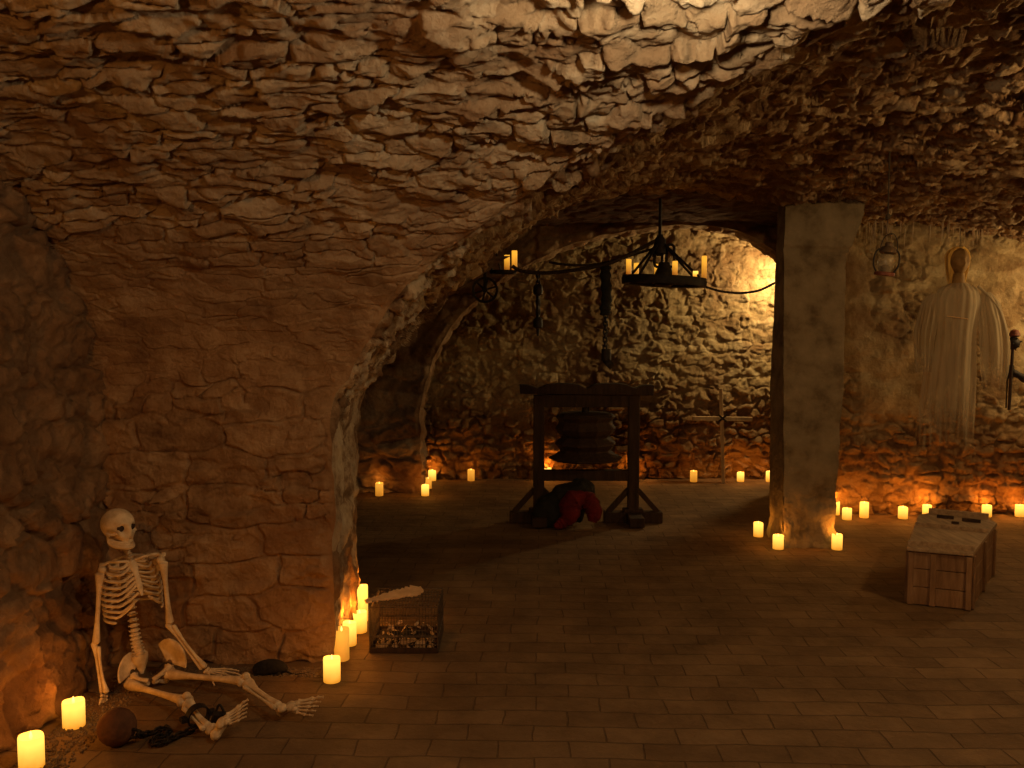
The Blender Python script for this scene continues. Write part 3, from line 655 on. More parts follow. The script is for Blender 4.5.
# ------------------------------------------------------------------ skeleton
def bone(mb, p, q, rm, r0, r1, seg=10, bend=0.0):
    p = Vector(p); q = Vector(q); d = q - p; L = d.length
    o = d.orthogonal().normalized() * bend
    ts = [0, 0.03, 0.08, 0.15, 0.3, 0.5, 0.7, 0.85, 0.92, 0.97, 1.0]
    rs = [r0 * 0.55, r0, r0 * 0.95, (r0 + rm) / 2, rm, rm * 0.92, rm, (r1 + rm) / 2, r1 * 0.95, r1, r1 * 0.55]
    mb.tube([p + d * t + o * math.sin(math.pi * t) for t in ts], rs, seg)
    return mb
def frame(F, U):
    F = Vector(F).normalized(); U = Vector(U); U = (U - F * U.dot(F)).normalized(); R = F.cross(U)
    return R, F, U      # right-hand of the body when facing along F: R = F x U
def make_skeleton():
    root = thing('skeleton', 'life-size human skeleton sitting slumped in the wall corner with legs stretched out', 'skeleton', (-1.55, 3.86, 0))
    B = M['bone']
    # spine
    T1 = at(126, 557, 3.86); L1 = at(133, 619, 3.92); L5 = at(140, 655, 3.88)
    spine_pts = curve([at(119.5, 546, 3.84), T1 + Vector((0, 0.03, 0)), at(129.5, 588, 3.98), L1, at(136, 640, 3.90), L5], 24)
    mb = MB()
    for i in range(len(spine_pts)):
        p = spine_pts[i]; d = (spine_pts[min(i + 1, 23)] - spine_pts[max(i - 1, 0)]).normalized()
        k = 0.55 + 0.55 * i / 23; q = d.to_track_quat('Z', 'Y').to_matrix()
        mb.lathe([(0.010 * k, -0.009), (0.019 * k, -0.007), (0.016 * k, 0), (0.019 * k, 0.007), (0.010 * k, 0.009)], p, 12, q)
        mb.bar(p - q @ Vector((0.026 * k, 0, 0)), p + q @ Vector((0.026 * k, 0, 0)), 0.006 * k, 0.006 * k)
        mb.bar(p, p + q @ Vector((0, 0.0, 0)) + Vector((0.0, 0.03 * k, -0.008)), 0.006 * k, 0.008 * k)
    mb.build('spine', B, root, True)
    # rib cage
    R, F, U = frame((0.70, -0.71, 0.05), T1 - L1)
    cage = MB()
    st_top = T1 + F * 0.062 - U * 0.008 ; st_bot = st_top - U * 0.150 + F * 0.040
    n = 10
    st = curve([st_top, st_top * 0.5 + st_bot * 0.5 + F * 0.006, st_bot], 10)
    cage.tube(st, [0.014, 0.019, 0.016, 0.012, 0.011, 0.012, 0.013, 0.012, 0.008, 0.004], 10, squash=0.45)
    rc = cage.build('rib_cage', B, root, True)
    for i in range(n):
        s = i / (n - 1)
        C = T1.lerp(L1, 0.03 + 0.76 * s) + F * 0.004
        wd = 0.056 + 0.070 * math.sin(min(1, 0.15 + s * 1.05) * math.pi * 0.60) ; dp = 0.050 + 0.050 * math.sin(min(1, 0.2 + s) * math.pi * 0.6)
        drop = 0.022 + 0.018 * s
        end = st[min(9, int(0.5 + i * 1.25))] if i < 7 else st_bot - U * (0.012 * (i - 6)) 
        for sd in (-1, 1):
            pts = []
            tmax = math.pi * (0.86 if i < 8 else 0.80 - 0.09 * (i - 8))
            for k in range(15):
                th = tmax * k / 14
                pts.append(C + R * (sd * wd * math.sin(th) ** 0.85) + F * (-(dp) * math.cos(th) + 0.012) - U * (drop * (th / math.pi) ** 1.2))
            if i < 9:
                pts = pts[:-1]; e = end + R * (sd * (0.012 + (0.014 * max(0, i - 6))))
                pts += [pts[-1].lerp(e, 0.55) - U * 0.004, e]
            pts = curve(pts, 26)
            MB().tube(pts, [0.0048] + [0.0064] * 24 + [0.0052], 7, squash=0.8).build('rib', B, rc, True)
    # shoulders
    shL = at(100, 572, 3.80); shR = at(163, 561, 3.86)
    for sh, sd in ((shL, -1), (shR, 1)):
        e = st_top + R * (0.014 * (1 if (sh - T1).dot(R) > 0 else -1))
        top = sh + Vector((0, 0, 0.020))
        pts = curve([e, e.lerp(top, 0.35) + Vector((0, -0.014, 0.012)), e.lerp(top, 0.72) + Vector((0, 0.012, 0.012)), top], 12)
        MB().tube(pts, [0.008, 0.007, 0.006, 0.0055, 0.0055, 0.0055, 0.006, 0.006, 0.0065, 0.007, 0.008, 0.006], 8).build('clavicle', B, root, True)
        inn = T1.lerp(sh, 0.50) + Vector((0, 0.055, -0.03))
        mb = MB()
        a = sh + Vector((0, 0.02, 0.0)); b = inn + Vector((0, 0, 0.02)); c = inn + Vector((0.0, 0.015, -0.11))
        for o_ in (0.0, 0.005):
            pass
        nrm = (b - a).cross(c - a).normalized() * 0.003
        mid = (a + b + c) / 3 + Vector((0, 0.012, 0))
        vs = [a + nrm, b + nrm, c + nrm, mid + nrm, a - nrm, b - nrm, c - nrm, mid - nrm]
        mb.add(vs, [(0, 1, 3), (1, 2, 3), (2, 0, 3), (5, 4, 7), (6, 5, 7), (4, 6, 7), (0, 4, 5, 1), (1, 5, 6, 2), (2, 6, 4, 0)])
        mb.tube([b, b.lerp(a, 0.5) + Vector((0, 0.018, 0.012)), sh + Vector((0, 0.012, 0.026))], [0.005, 0.006, 0.010], 8)
        mb.build('shoulder_blade', B, root)
    # arms
    def hand(wr, dr, palm_n, curl, name='hand', spread=0.5):
        dr = Vector(dr).normalized(); nn = Vector(palm_n); nn = (nn - dr * nn.dot(dr)).normalized(); sdv = dr.cross(nn)
        mb = MB(); rnd = random.Random(3)
        for a in (-0.014, 0.0, 0.014):
            for b in (0.008, 0.022): mb.ell(wr + sdv * a + dr * b, (0.008, 0.008, 0.007), None, 8, 6)
        hd = None; fing = []
        for k in range(5):
            off = (-2 + k) * 0.011
            base = wr + dr * 0.026 + sdv * off * 0.8
            ang = (-2 + k) * 0.13 * spread * 2
            d = (dr * math.cos(ang) + sdv * math.sin(ang)).normalized()
            ln = [0.050, 0.062, 0.066, 0.062, 0.052][k] if k else 0.040
            if k == 0: d = (dr * 0.75 - sdv * 0.75 + nn * 0.15).normalized()
            kn = base + d * ln + nn * -0.002
            bone(mb, base, kn, 0.0036, 0.006, 0.0062, 8)
            f = MB(); q = kn; ph = [0.036, 0.024, 0.018] if k else [0.028, 0.020, 0.0]
            sc = [0.9, 0.95, 1.05, 0.98, 0.8][k]
            for j, l in enumerate(ph):
                if l == 0: continue
                c = curl * (j + 1)
                dd = (d * math.cos(c) + nn * math.sin(c)).normalized(); e = q + dd * l * sc
                bone(f, q, e, 0.0030 - 0.0004 * j, 0.0052 - 0.0008 * j, 0.0048 - 0.0008 * j, 8); q = e
            fing.append(f)
        hd = mb.build(name, B, root, True)
        for f in fing: f.build('finger', B, hd, True)
    elL = at(96, 644, 3.77); wrL = at(104, 694, 3.72)
    elR = at(170, 624, 3.86); wrR = at(204, 669, 3.84)
    for sh, el, wr in ((shL, elL, wrL), (shR, elR, wrR)):
        mb = MB(); bone(mb, sh, el, 0.0105, 0.020, 0.017, 12); mb.ell(sh + (T1 - sh).normalized() * 0.010 + Vector((0, 0, 0.004)), 0.018, None, 12, 8)
        mb.build('humerus', B, root, True)
        d = (wr - el).normalized(); o_ = d.cross(Vector((0, 1, 0))).normalized()
        mb = MB(); bone(mb, el + o_ * 0.009 + d * 0.012, wr + o_ * 0.011, 0.0068, 0.010, 0.013, 10, 0.006); mb.build('radius', B, root, True)
        mb = MB(); bone(mb, el - o_ * 0.008 - d * 0.012, wr - o_ * 0.010 - d * 0.004, 0.0062, 0.014, 0.008, 10); mb.build('ulna', B, root, True)
    hand(wrL, (0.10, -0.35, -0.55), (0.9, -0.1, 0.4), 0.42)
    wr2 = wrR + Vector((0.004, 0, -0.004))
    hand(wr2, (0.93, -0.12, -0.16), (0.1, 0.1, -1), 0.10, spread=0.8)
    # pelvis
    hipL = at(131, 681, 3.84); hipR = at(170, 671, 3.90)
    mb = MB(); pc = L5 + Vector((0.005, -0.005, -0.035))
    ax = (hipR - hipL); ax.z *= 0.6; ax.normalize()
    fw = Vector((0.35, -0.93, 0)); fw = (fw - ax * fw.dot(ax)).normalized(); up = ax.cross(fw); up = up if up.z > 0 else -up
    pelvis = MB()
    pelvis.tube(curve([L5 + up * 0.005, L5 - up * 0.045 - fw * 0.008, L5 - up * 0.085 + fw * 0.004], 8), [0.034, 0.036, 0.034, 0.030, 0.024, 0.018, 0.012, 0.006], 12, squash=0.6)
    pv = pelvis.build('pelvis', B, root, True)
    for sd in (-1, 1):
        hip = hipL if sd < 0 else hipR
        wing = MB(); nu_, nv_ = 14, 9; vs = []
        hub = hip + Vector((0, 0.012, 0.022)) - ax * sd * 0.006
        for i in range(nu_):
            a = math.radians(-5 + 128 * i / (nu_ - 1))      # from the outer front spine over the crest to the sacral joint
            for j in range(nv_):
                r = j / (nv_ - 1)
                rad = (0.020 + (0.088 if sd > 0 else 0.068) * r) * (1 - 0.12 * math.cos(2.2 * (a - 0.9)) * 0 + 0.10 * math.sin(a) - 0.25 * (abs(a - 0.95) / 1.1) ** 2 * 0.6)
                p = hub + ax * sd * (math.cos(a) * rad * 0.72) + up * (math.sin(a) * rad * 0.98 + 0.004) + fw * (0.055 * r * math.cos(a) ** 1 - 0.050 * r * max(0, math.sin(a)) + 0.02 * r * r)
                vs.append(p)
        fs = [(i * nv_ + j, (i + 1) * nv_ + j, (i + 1) * nv_ + j + 1, i * nv_ + j + 1) for i in range(nu_ - 1) for j in range(nv_ - 1)]
        wing.add(vs, fs); wing.build('hip_wing', B, pv, True, solid=0.009, sub=1)
        arch = MB()
        pub = (hipL + hipR) / 2 + fw * 0.050 + Vector((0, 0, -0.002)) + ax * sd * 0.010
        isch = hip - ax * sd * 0.020 + Vector((0, 0, -0.045)) + fw * 0.002; isch.z = max(isch.z, 0.022)
        arch.tube(curve([hub + fw * 0.015, hip.lerp(pub, 0.5) + up * 0.012 + fw * 0.012, pub], 10), [0.017, 0.014, 0.011, 0.010, 0.010, 0.010, 0.010, 0.011, 0.012, 0.011], 10)
        arch.tube(curve([hub - fw * 0.01, isch, isch.lerp(pub, 0.5) - up * 0.005, pub - up * 0.01], 14), [0.020, 0.018, 0.016, 0.016, 0.017, 0.016, 0.012, 0.010, 0.009, 0.009, 0.009, 0.010, 0.011, 0.009], 10)
        arch.build('pubic_arch', B, pv, True)
    # legs
    knL = at(185, 701, 3.54); anL = at(208, 727, 3.36); knR = at(244, 681, 3.72); anR = at(279, 706, 3.50)
    knL.z = max(knL.z, 0.055); 
    for hip, kn, an, lat in ((hipL, knL, anL, Vector((-1, -0.3, 0))), (hipR, knR, anR, Vector((-0.3, -1, 0)))):
        d = (kn - hip).normalized(); sidev = d.cross(Vector((0, 0, 1))).normalized()
        mb = MB(); h2 = hip + d * 0.01 + Vector((0, -0.022, -0.006))
        bone(mb, h2, kn, 0.0135, 0.024, 0.021, 12); mb.ell(hip, 0.022, None, 14, 10); mb.ell(h2 - d * 0.006, (0.024, 0.024, 0.022), None, 12, 8)
        mb.ell(kn + sidev * 0.016, (0.019, 0.019, 0.021), None, 12, 8); mb.ell(kn - sidev * 0.016, (0.019, 0.019, 0.021), None, 12, 8)
        mb.build('femur', B, root, True)
        MB().ell(kn + Vector((0.012, -0.012, 0.026)), (0.018, 0.015, 0.017), None, 12, 8).build('kneecap', B, root, True)
        dd = (an - kn).normalized(); s2 = dd.cross(Vector((0, 0, 1))).normalized()
        k2 = kn + dd * 0.030
        mb = MB(); bone(mb, k2, an, 0.0115, 0.027, 0.018, 12); mb.build('tibia', B, root, True)
        mb = MB(); bone(mb, k2 + s2 * 0.026 + dd * 0.02, an + s2 * 0.020 + dd * 0.006, 0.0055, 0.010, 0.011, 8); mb.build('fibula', B, root, True)
    def foot(an, heel, toe, up_):
        d = (toe - heel).normalized(); u = Vector(up_); u = (u - d * u.dot(d)).normalized(); s_ = d.cross(u)
        L = (toe - heel).length; mb = MB(); Rm = Matrix((d, s_, u)).transposed()
        mb.tube(curve([heel - d * 0.004 + u * 0.012, heel + d * 0.03 + u * 0.020, heel + d * 0.07 + u * 0.030], 8), [0.012, 0.020, 0.021, 0.019, 0.017, 0.017, 0.018, 0.012], 12)
        mb.ell(an - u * 0.016, (0.026, 0.020, 0.018), Rm, 12, 8)
        mb.ell(heel + d * L * 0.36 + u * 0.038, (0.026, 0.024, 0.016), Rm, 12, 8)
        mb.ell(heel + d * L * 0.46 + u * 0.033 + s_ * 0.012, (0.018, 0.013, 0.013), Rm, 10, 8); mb.ell(heel + d * L * 0.46 + u * 0.030 - s_ * 0.014, (0.018, 0.013, 0.012), Rm, 10, 8)
        ft = mb.build('foot', B, root, True)
        for k in range(5):
            o_ = (k - 2) * 0.0135
            a = heel + d * L * 0.50 + u * (0.032 - 0.002 * k) + s_ * o_ * 0.8
            m_ = heel + d * L * (0.78 - 0.02 * k) + u * 0.016 + s_ * o_ * 1.25
            e1 = heel + d * L * (0.90 - 0.022 * k) + u * 0.014 + s_ * o_ * 1.4
            e2 = heel + d * L * (1.0 - 0.03 * k) + u * 0.008 + s_ * o_ * 1.42
            w = 1.5 if k == 0 else 1.0
            t = MB(); bone(t, a, m_, 0.0040 * w, 0.0070 * w, 0.0068 * w, 8); bone(t, m_, e1, 0.0032 * w, 0.0058 * w, 0.0050 * w, 8); bone(t, e1, e2, 0.003 * w, 0.0046 * w, 0.0045 * w, 8)
            t.build('toe', B, ft, True)
    heelL = ground(216, 739, 0.012); foot(anL, heelL, at(251, 707, 3.36), (-0.65, -0.45, 0.55))
    heelR = ground(281, 714, 0.012); foot(anR, heelR, at(322, 707, 3.50), (-0.1, -0.55, 0.8))
    # skull
    SKC = at(117.5, 523.5, 3.82); SS = 0.90
    R, F, U = frame((0.87, -0.50, 0.06), (-0.08, 0.05, 1))
    Rm = Matrix((R, F, U)).transposed()       # local x right-hand of the face, y forward, z up
    def g(d, c, w): return math.exp(-((d - Vector(c).normalized()).length / w) ** 2)
    def sk(d):
        k = Vector((d.x * 0.069, d.y * 0.088, d.z * (0.072 if d.z > 0 else 0.078)))
        # upper jaw and face block pushed forward and down
        k += Vector((0, 0.010, -0.034)) * g(d, (0, 0.75, -0.72), 0.55)
        k += Vector((0, 0.010, -0.010)) * g(d, (0, 0.9, -0.42), 0.35)
        k += Vector((0, 0.006, 0.0)) * (g(d, (0.42, 0.9, 0.12), 0.22) + g(d, (-0.42, 0.9, 0.12), 0.22))
        for sx in (-1, 1):
            k -= Vector((sx * 0.003, 0.034, 0.0)) * g(d, (sx * 0.36, 0.90, -0.13), 0.19)     # eye sockets
            k += Vector((sx * 0.006, 0.004, 0)) * g(d, (sx * 0.62, 0.70, -0.40), 0.20)      # cheekbones
            k -= Vector((sx * 0.014, 0, 0)) * g(d, (sx * 0.92, 0.25, -0.55), 0.30)          # hollow below the temple
            k -= Vector((sx * 0.006, 0, 0)) * g(d, (sx * 0.85, 0.52, 0.02), 0.25)
        k += Vector((0, 0.007, 0)) * g(d, (0, 0.95, -0.12), 0.09)
        k -= Vector((0, 0.022, 0)) * g(d, (0, 0.88, -0.47), 0.10)                            # nose hole
        return k * SS
    skull = MB().ell(SKC, 1, Rm, 96, 72, sk).build('skull', B, root, True, angle=80)
    L_ = lambda x, y, z: SKC + Rm @ (Vector((x, y, z)) * SS)
    for sx in (-1, 1):
        MB().tube(curve([L_(sx * 0.052, 0.062, -0.036), L_(sx * 0.066, 0.040, -0.040), L_(sx * 0.068, 0.005, -0.036)], 10), 0.0048, 8).build('cheek_arch', B, skull, True)
        MB().ell(L_(sx * 0.030, 0.0615, -0.014), (0.0175, 0.010, 0.016), Rm, 16, 10).build('eye_shade', M['bone_shade'], skull, True)  # dark lump in the socket, standing in for its shade
    MB().prism([(-0.010, -0.013), (0.010, -0.013), (0.0075, 0.001), (0, 0.013), (-0.0075, 0.001)], -0.006, 0.006, Rm @ Matrix.Rotation(math.pi / 2, 3, 'X'), L_(0, 0.072, -0.045)).build('nose_shade', M['bone_shade'], skull)
    tm = MB()
    for row, zz, yy in ((0, -0.076, 0.079), (1, -0.085, 0.078)):
        for k in range(10):
            a = math.radians(-63 + 14 * k)
            tm.box(L_(0.027 * math.sin(a), yy - 0.026 + 0.032 * math.cos(a), zz), (0.0066, 0.005, 0.0085), Rm @ Matrix.Rotation(-a, 3, 'Z'))
    tm.build('teeth', M['teeth'], skull, bevel=0.001)
    jaw = MB()
    jp = curve([L_(-0.056, 0.002, -0.040), L_(-0.054, 0.006, -0.080), L_(-0.043, 0.036, -0.098), L_(-0.021, 0.072, -0.106), L_(0, 0.083, -0.107),
                L_(0.021, 0.072, -0.106), L_(0.043, 0.036, -0.098), L_(0.054, 0.006, -0.080), L_(0.056, 0.002, -0.040)], 40)
    rr = [0.0065 + 0.0035 * min(1, i / 9, (39 - i) / 9) for i in range(40)]
    jaw.tube(jp, rr, 10)
    jaw.tube([p + Rm @ Vector((0, -0.001, 0.009)) for p in jp[7:33]], 0.0085, 8); jaw.tube([p + Rm @ Vector((0, -0.002, 0.018)) for p in jp[6:34]], 0.0065, 8)
    jaw.build('lower_jaw', B, skull, True)
    return anL, knL
AN, KN = make_skeleton()

# ------------------------------------------------------------------ ball and chain
def link(mb, c, d, n, L, W, r, seg=8):
    d = Vector(d).normalized(); n = Vector(n); n = (n - d * n.dot(d)).normalized()
    pts = []
    for k in range(16):
        a = 2 * math.pi * k / 16
        pts.append(Vector(c) + d * (math.cos(a) * W / 2 + (L - W) / 2 * (1 if math.cos(a) > 0 else -1)) + n * (math.sin(a) * W / 2))
    return mb.tube(pts, r, seg, closed=True)
def chain_links(path, L, W, r, parent, mat, name='chain_link'):
    P = [Vector(p) for p in path]; seg = [0]
    for a, b in zip(P, P[1:]): seg.append(seg[-1] + (b - a).length)
    def pos(s):
        s = max(0, min(seg[-1], s))
        for i in range(len(P) - 1):
            if s <= seg[i + 1] + 1e-9: return P[i].lerp(P[i + 1], (s - seg[i]) / max(1e-9, seg[i + 1] - seg[i]))
        return P[-1]
    step = L - 2.4 * r; n = max(1, int(seg[-1] / step))
    for k in range(n):
        s = (k + 0.5) * step; c = pos(s); d = pos(s + step / 2) - pos(s - step / 2)
        if d.length < 1e-6: continue
        nn = Vector((0, 0, 1)) if abs(d.normalized().z) < 0.8 else Vector((1, 0, 0))
        if k % 2: nn = d.cross(nn)
        link(MB(), c, d, nn.normalized() + Vector((0.02, 0.03, 0.01)), L, W, r).build(name, mat, parent, True)
bc = ground(111, 752); bc.y += 0.055; BR = 0.071
t = thing('ball_and_chain', 'rusty iron ball with black chain and shackle around the skeleton ankle', 'ball and chain', (bc.x, bc.y, 0))
MB().ell((bc.x, bc.y, BR), BR, None, 40, 28).build('ball', M['rust'], t, True)
p0 = Vector((bc.x + BR * 0.97, bc.y - 0.02, 0.055))
link(MB(), p0, (1, 0, 0), (0, 0, 1), 0.045, 0.032, 0.006).build('ball_ring', M['iron'], t, True)
chain_links(curve([p0 + Vector((0.02, 0, 0)), ground(144, 735, 0.012), ground(156, 731, 0.016), ground(166, 728, 0.012), ground(168, 733, 0.012), ground(156, 738, 0.012), ground(152, 743, 0.012), ground(163, 742, 0.022), ground(177, 736, 0.014), ground(189, 731, 0.02), AN + Vector((-0.045, 0.03, -0.01))], 60), 0.034, 0.022, 0.0048, t, M['iron'])
d = (KN - AN).normalized(); sc_ = AN.lerp(KN, 0.42)
q = d.to_track_quat('Z', 'Y').to_matrix()
mb = MB(); mb.lathe([(0.040, -0.017), (0.046, -0.017), (0.046, 0.017), (0.040, 0.017), (0.040, -0.017)], sc_, 24, q)
mb.box(sc_ + q @ Vector((0.056, 0, 0)), (0.026, 0.018, 0.030), q); mb.box(sc_ - q @ Vector((0.056, 0, 0)), (0.026, 0.018, 0.030), q)
mb.build('shackle', M['iron'], t, bevel=0.002)
mb = MB(); mb.box(sc_ + Vector((0.085, -0.01, -0.005)), (0.05, 0.025, 0.045), (0.3, 0.2, 0.5)); mb.tube(curve([sc_ + Vector((0.068, 0, 0.012)), sc_ + Vector((0.085, 0, 0.045)), sc_ + Vector((0.104, 0, 0.012))], 10), 0.005, 8)
mb.build('padlock', M['iron'], t, bevel=0.003)

# ------------------------------------------------------------------ rat by the wall
def rat():
    c = ground(270, 677); c.y += 0.03
    t = thing('rat', 'small black rat-shaped lump at the wall foot between skeleton and candles', 'rat', (c.x, c.y, 0))
    body = MB(); pts = curve([c + Vector((-0.085, 0, 0.016)), c + Vector((-0.055, 0, 0.024)), c + Vector((0, 0, 0.036)), c + Vector((0.045, 0, 0.032)), c + Vector((0.070, 0, 0.018))], 20)
    rr = [0.006 + 0.030 * math.sin(math.pi * min(1, (i / 19) ** 0.8 * 0.98 + 0.02)) ** 0.7 for i in range(20)]
    body.tube(pts, rr, 16)
    for x, y in ((-0.05, -0.024), (-0.05, 0.024), (0.04, -0.026), (0.04, 0.026)):
        body.tube([c + Vector((x, y * 0.6, 0.02)), c + Vector((x - 0.01, y, 0.006)), c + Vector((x - 0.026, y, 0.005))], [0.010, 0.006, 0.004], 8)
    b = body.build('body', M['fur'], t, True)
    for s in (-1, 1): MB().ell(c + Vector((-0.062, s * 0.014, 0.044)), (0.003, 0.009, 0.010), None, 10, 8).build('ear', M['fur'], t, True)
    MB().tube(curve([c + Vector((0.066, 0, 0.016)), c + Vector((0.10, -0.012, 0.006)), c + Vector((0.14, 0.0, 0.005)), c + Vector((0.165, 0.014, 0.004))], 16), [0.005 - 0.00026 * i for i in range(16)], 8).build('tail', M['fur'], t, True)
rat()

# ------------------------------------------------------------------ wire cage
def cage():
    x0, x1, y0, y1, H, TH = -0.69, -0.36, 4.275, 4.595, 0.225, 0.080
    t = thing('wire_cage', 'small square wire cage with a dark tray on the floor right of the arch jamb', 'cage', ((x0 + x1) / 2, (y0 + y1) / 2, 0))
    tr = MB(); w = 0.008
    tr.box(((x0 + x1) / 2, (y0 + y1) / 2, 0.006), (x1 - x0, y1 - y0, 0.012))
    for a, b in (((x0, y0), (x1, y0)), ((x1, y0), (x1, y1)), ((x1, y1), (x0, y1)), ((x0, y1), (x0, y0))):
        tr.bar((a[0], a[1], 0.014), (b[0], b[1], 0.014), w, 0.026)
    tr.build('tray', M['wood_black'], t, bevel=0.002)
    rm = MB(); 
    for z in (TH, H):
        for a, b in (((x0, y0), (x1, y0)), ((x1, y0), (x1, y1)), ((x1, y1), (x0, y1)), ((x0, y1), (x0, y0))):
            rm.tube([(a[0], a[1], z), (b[0], b[1], z)], 0.0042 if z == TH else 0.0028, 8)
    for x in (x0, x1):
        for y in (y0, y1): rm.tube([(x, y, 0.01), (x, y, H)], 0.003, 8)
    rm.build('frame', M['wire'], t, True)
    def panel(a, b, z0, z1, n, m):
        p = MB(); a = Vector((*a, 0)); b = Vector((*b, 0))
        for k in range(1, n):
            q = a.lerp(b, k / n); p.tube([q + Vector((0, 0, z0)), q + Vector((0, 0, z1))], 0.0015, 5)
        for k in range(1, m):
            z = z0 + (z1 - z0) * k / m; p.tube([a + Vector((0, 0, z)), b + Vector((0, 0, z))], 0.0013, 5)
        p.build('wire_panel', M['wire'], t)
    for a, b in (((x0, y0), (x1, y0)), ((x1, y0), (x1, y1)), ((x1, y1), (x0, y1)), ((x0, y1), (x0, y0))):
        panel(a, b, 0.02, H, 22, 9)
    tp = MB()
    for k in range(1, 20): x = x0 + (x1 - x0) * k / 20; tp.tube([(x, y0, H), (x, y1, H)], 0.0015, 5)
    for k in range(1, 6): y = y0 + (y1 - y0) * k / 6; tp.tube([(x0, y, H), (x1, y, H)], 0.0015, 5)
    tp.build('lid_panel', M['wire'], t)
    # torn scraps lying in the tray
    rnd = random.Random(8); sc = MB()
    for k in range(110):
        x = rnd.uniform(x0 + 0.02, x1 - 0.02); y = y0 + 0.015 + (y1 - y0 - 0.04) * rnd.random() ** 4.5
        z = rnd.uniform(0.02, 0.068); s = rnd.uniform(0.005, 0.014)
        out = [(s * rnd.uniform(0.6, 1.5) * math.cos(a) * 1.4, s * rnd.uniform(0.5, 1.1) * math.sin(a)) for a in [q * 1.05 for q in range(6)]]
        sc.prism(out, -0.0012, 0.0012, Euler((rnd.uniform(-1.3, 1.3), rnd.uniform(-1, 1), rnd.uniform(0, 6))).to_matrix(), (x, y, z))
    o = sc.build('paper_scraps', M['scrap']); o['kind'] = 'stuff'; tag(o, 'pale torn scraps strewn inside the wire cage tray', 'scraps')
    dk = MB()
    for k in range(16):
        x = rnd.uniform(x0 + 0.05, x1 - 0.05); y = rnd.uniform(y0 + 0.05, y1 - 0.05)
        dk.ell((x, y, 0.022), (rnd.uniform(0.02, 0.045), rnd.uniform(0.02, 0.04), rnd.uniform(0.012, 0.028)), None, 12, 8)
    o = dk.build('dark_bedding', M['black_cloth'], smooth=True); o['kind'] = 'stuff'; tag(o, 'black lumpy bedding filling the wire cage tray', 'bedding')
    # torn pale card resting on the cage
    n = 34; top = []; bot = []
    for k in range(n):
        s = k / (n - 1)
        wdt = 0.016 + 0.040 * min(1, s * 1.25) * (1 - 0.75 * max(0, (s - 0.85) / 0.15) ** 2)
        top.append((s * 0.30, wdt * (1.0 + rnd.uniform(-0.25, 0.3)))); bot.append((s * 0.30, -wdt * 0.8 * (1 + rnd.uniform(-0.2, 0.2))))
    a = Vector((-0.728, 4.38, H - 0.004))
    R = Euler((math.radians(8), math.radians(-5), math.radians(24))).to_matrix()
    o = MB().prism(bot + top[::-1], -0.005, 0.006, R, a).build('torn_card', M['paper'], bevel=0.002)
    tag(o, 'pale ragged-edged strip lying across the left top edge of the wire cage', 'torn strip')
cage()

# ------------------------------------------------------------------ coffin
def coffin():
    H = 0.309
    fl = Vector((2.252, 5.045)); fr = Vector((2.555, 4.92)); sr = Vector((3.07, 5.65)); hr = Vector((3.085, 5.76)); hl = Vector((2.785, 5.94)); sl = Vector((2.695, 5.885))
    c = (fl + fr + hl + hr) / 4
    t = thing('coffin', 'brown wooden coffin with a battened lid standing on the brick floor at right', 'coffin', (c.x, c.y, 0))
    ring = [fl, fr, sr, hr, hl, sl]
    for i in range(6):
        a, b = ring[i], ring[(i + 1) % 6]; d = (b - a).normalized(); nrm = Vector((d.y, -d.x))
        mb = MB(); L = (b - a).length; nb = 3
        zc = [0.006, 0.108, 0.212, H]
        for k in range(nb):
            z0, z1 = zc[k], zc[k + 1] - 0.004
            mid = (a + b) / 2 - nrm * 0.011
            mb.box((mid.x, mid.y, (z0 + z1) / 2), (L - 0.004, 0.022, z1 - z0), (0, 0, math.atan2(d.y, d.x)))
        p = mb.build('side_panel' if i not in (0, 3) else 'end_panel', M['wood'], t, bevel=0.003)
        ks = (0.05, 0.40, 0.955) if i in (0, 3) else (0.04, 0.5, 0.96)
        if L < 0.2: ks = (0.5,)
        for s in ks:
            q = a.lerp(b, s) + nrm * 0.007
            MB().box((q.x, q.y, H / 2), (0.030, 0.014, H - 0.01), (0, 0, math.atan2(d.y, d.x))).build('batten', M['wood'], p, bevel=0.003)
    cc = c
    ex = lambda q, k=0.018: q + (q - cc).normalized() * k
    out = [ex(q) for q in ring]
    lid = MB().prism([(q.x, q.y) for q in out], H + 0.002, H + 0.026).build('lid', M['wood_lid'], t, bevel=0.004)
    lo = H + 0.026
    def across(s, w, th, name, inset=0.0, side=None):
        # s runs from the foot (0) to the head (1)
        def edge(s):
            if s < 0.90: k = s / 0.90; return out[0].lerp(out[5], k), out[1].lerp(out[2], k)
            k = (s - 0.90) / 0.10; return out[5].lerp(out[4], k), out[2].lerp(out[3], k)
        a, b = edge(s); a2 = a.lerp(b, inset); b2 = b.lerp(a, inset)
        if side: a2, b2 = a.lerp(b, side[0]), a.lerp(b, side[1])
        MB().bar((a2.x, a2.y, lo + th / 2), (b2.x, b2.y, lo + th / 2), th, w).build(name, M['wood_lid'] if name != 'handle_slot' else M['wood_black'], lid, bevel=0.002)
    across(0.05, 0.045, 0.010, 'batten', 0.005); across(0.57, 0.030, 0.014, 'batten', 0.01); across(0.985, 0.040, 0.030, 'batten', 0.03)
    across(0.86, 0.040, 0.004, 'handle_slot', side=(0.25, 0.47)); across(0.83, 0.040, 0.004, 'handle_slot', side=(0.58, 0.82)); across(0.72, 0.03, 0.004, 'handle_slot', side=(0.47, 0.57))
coffin()

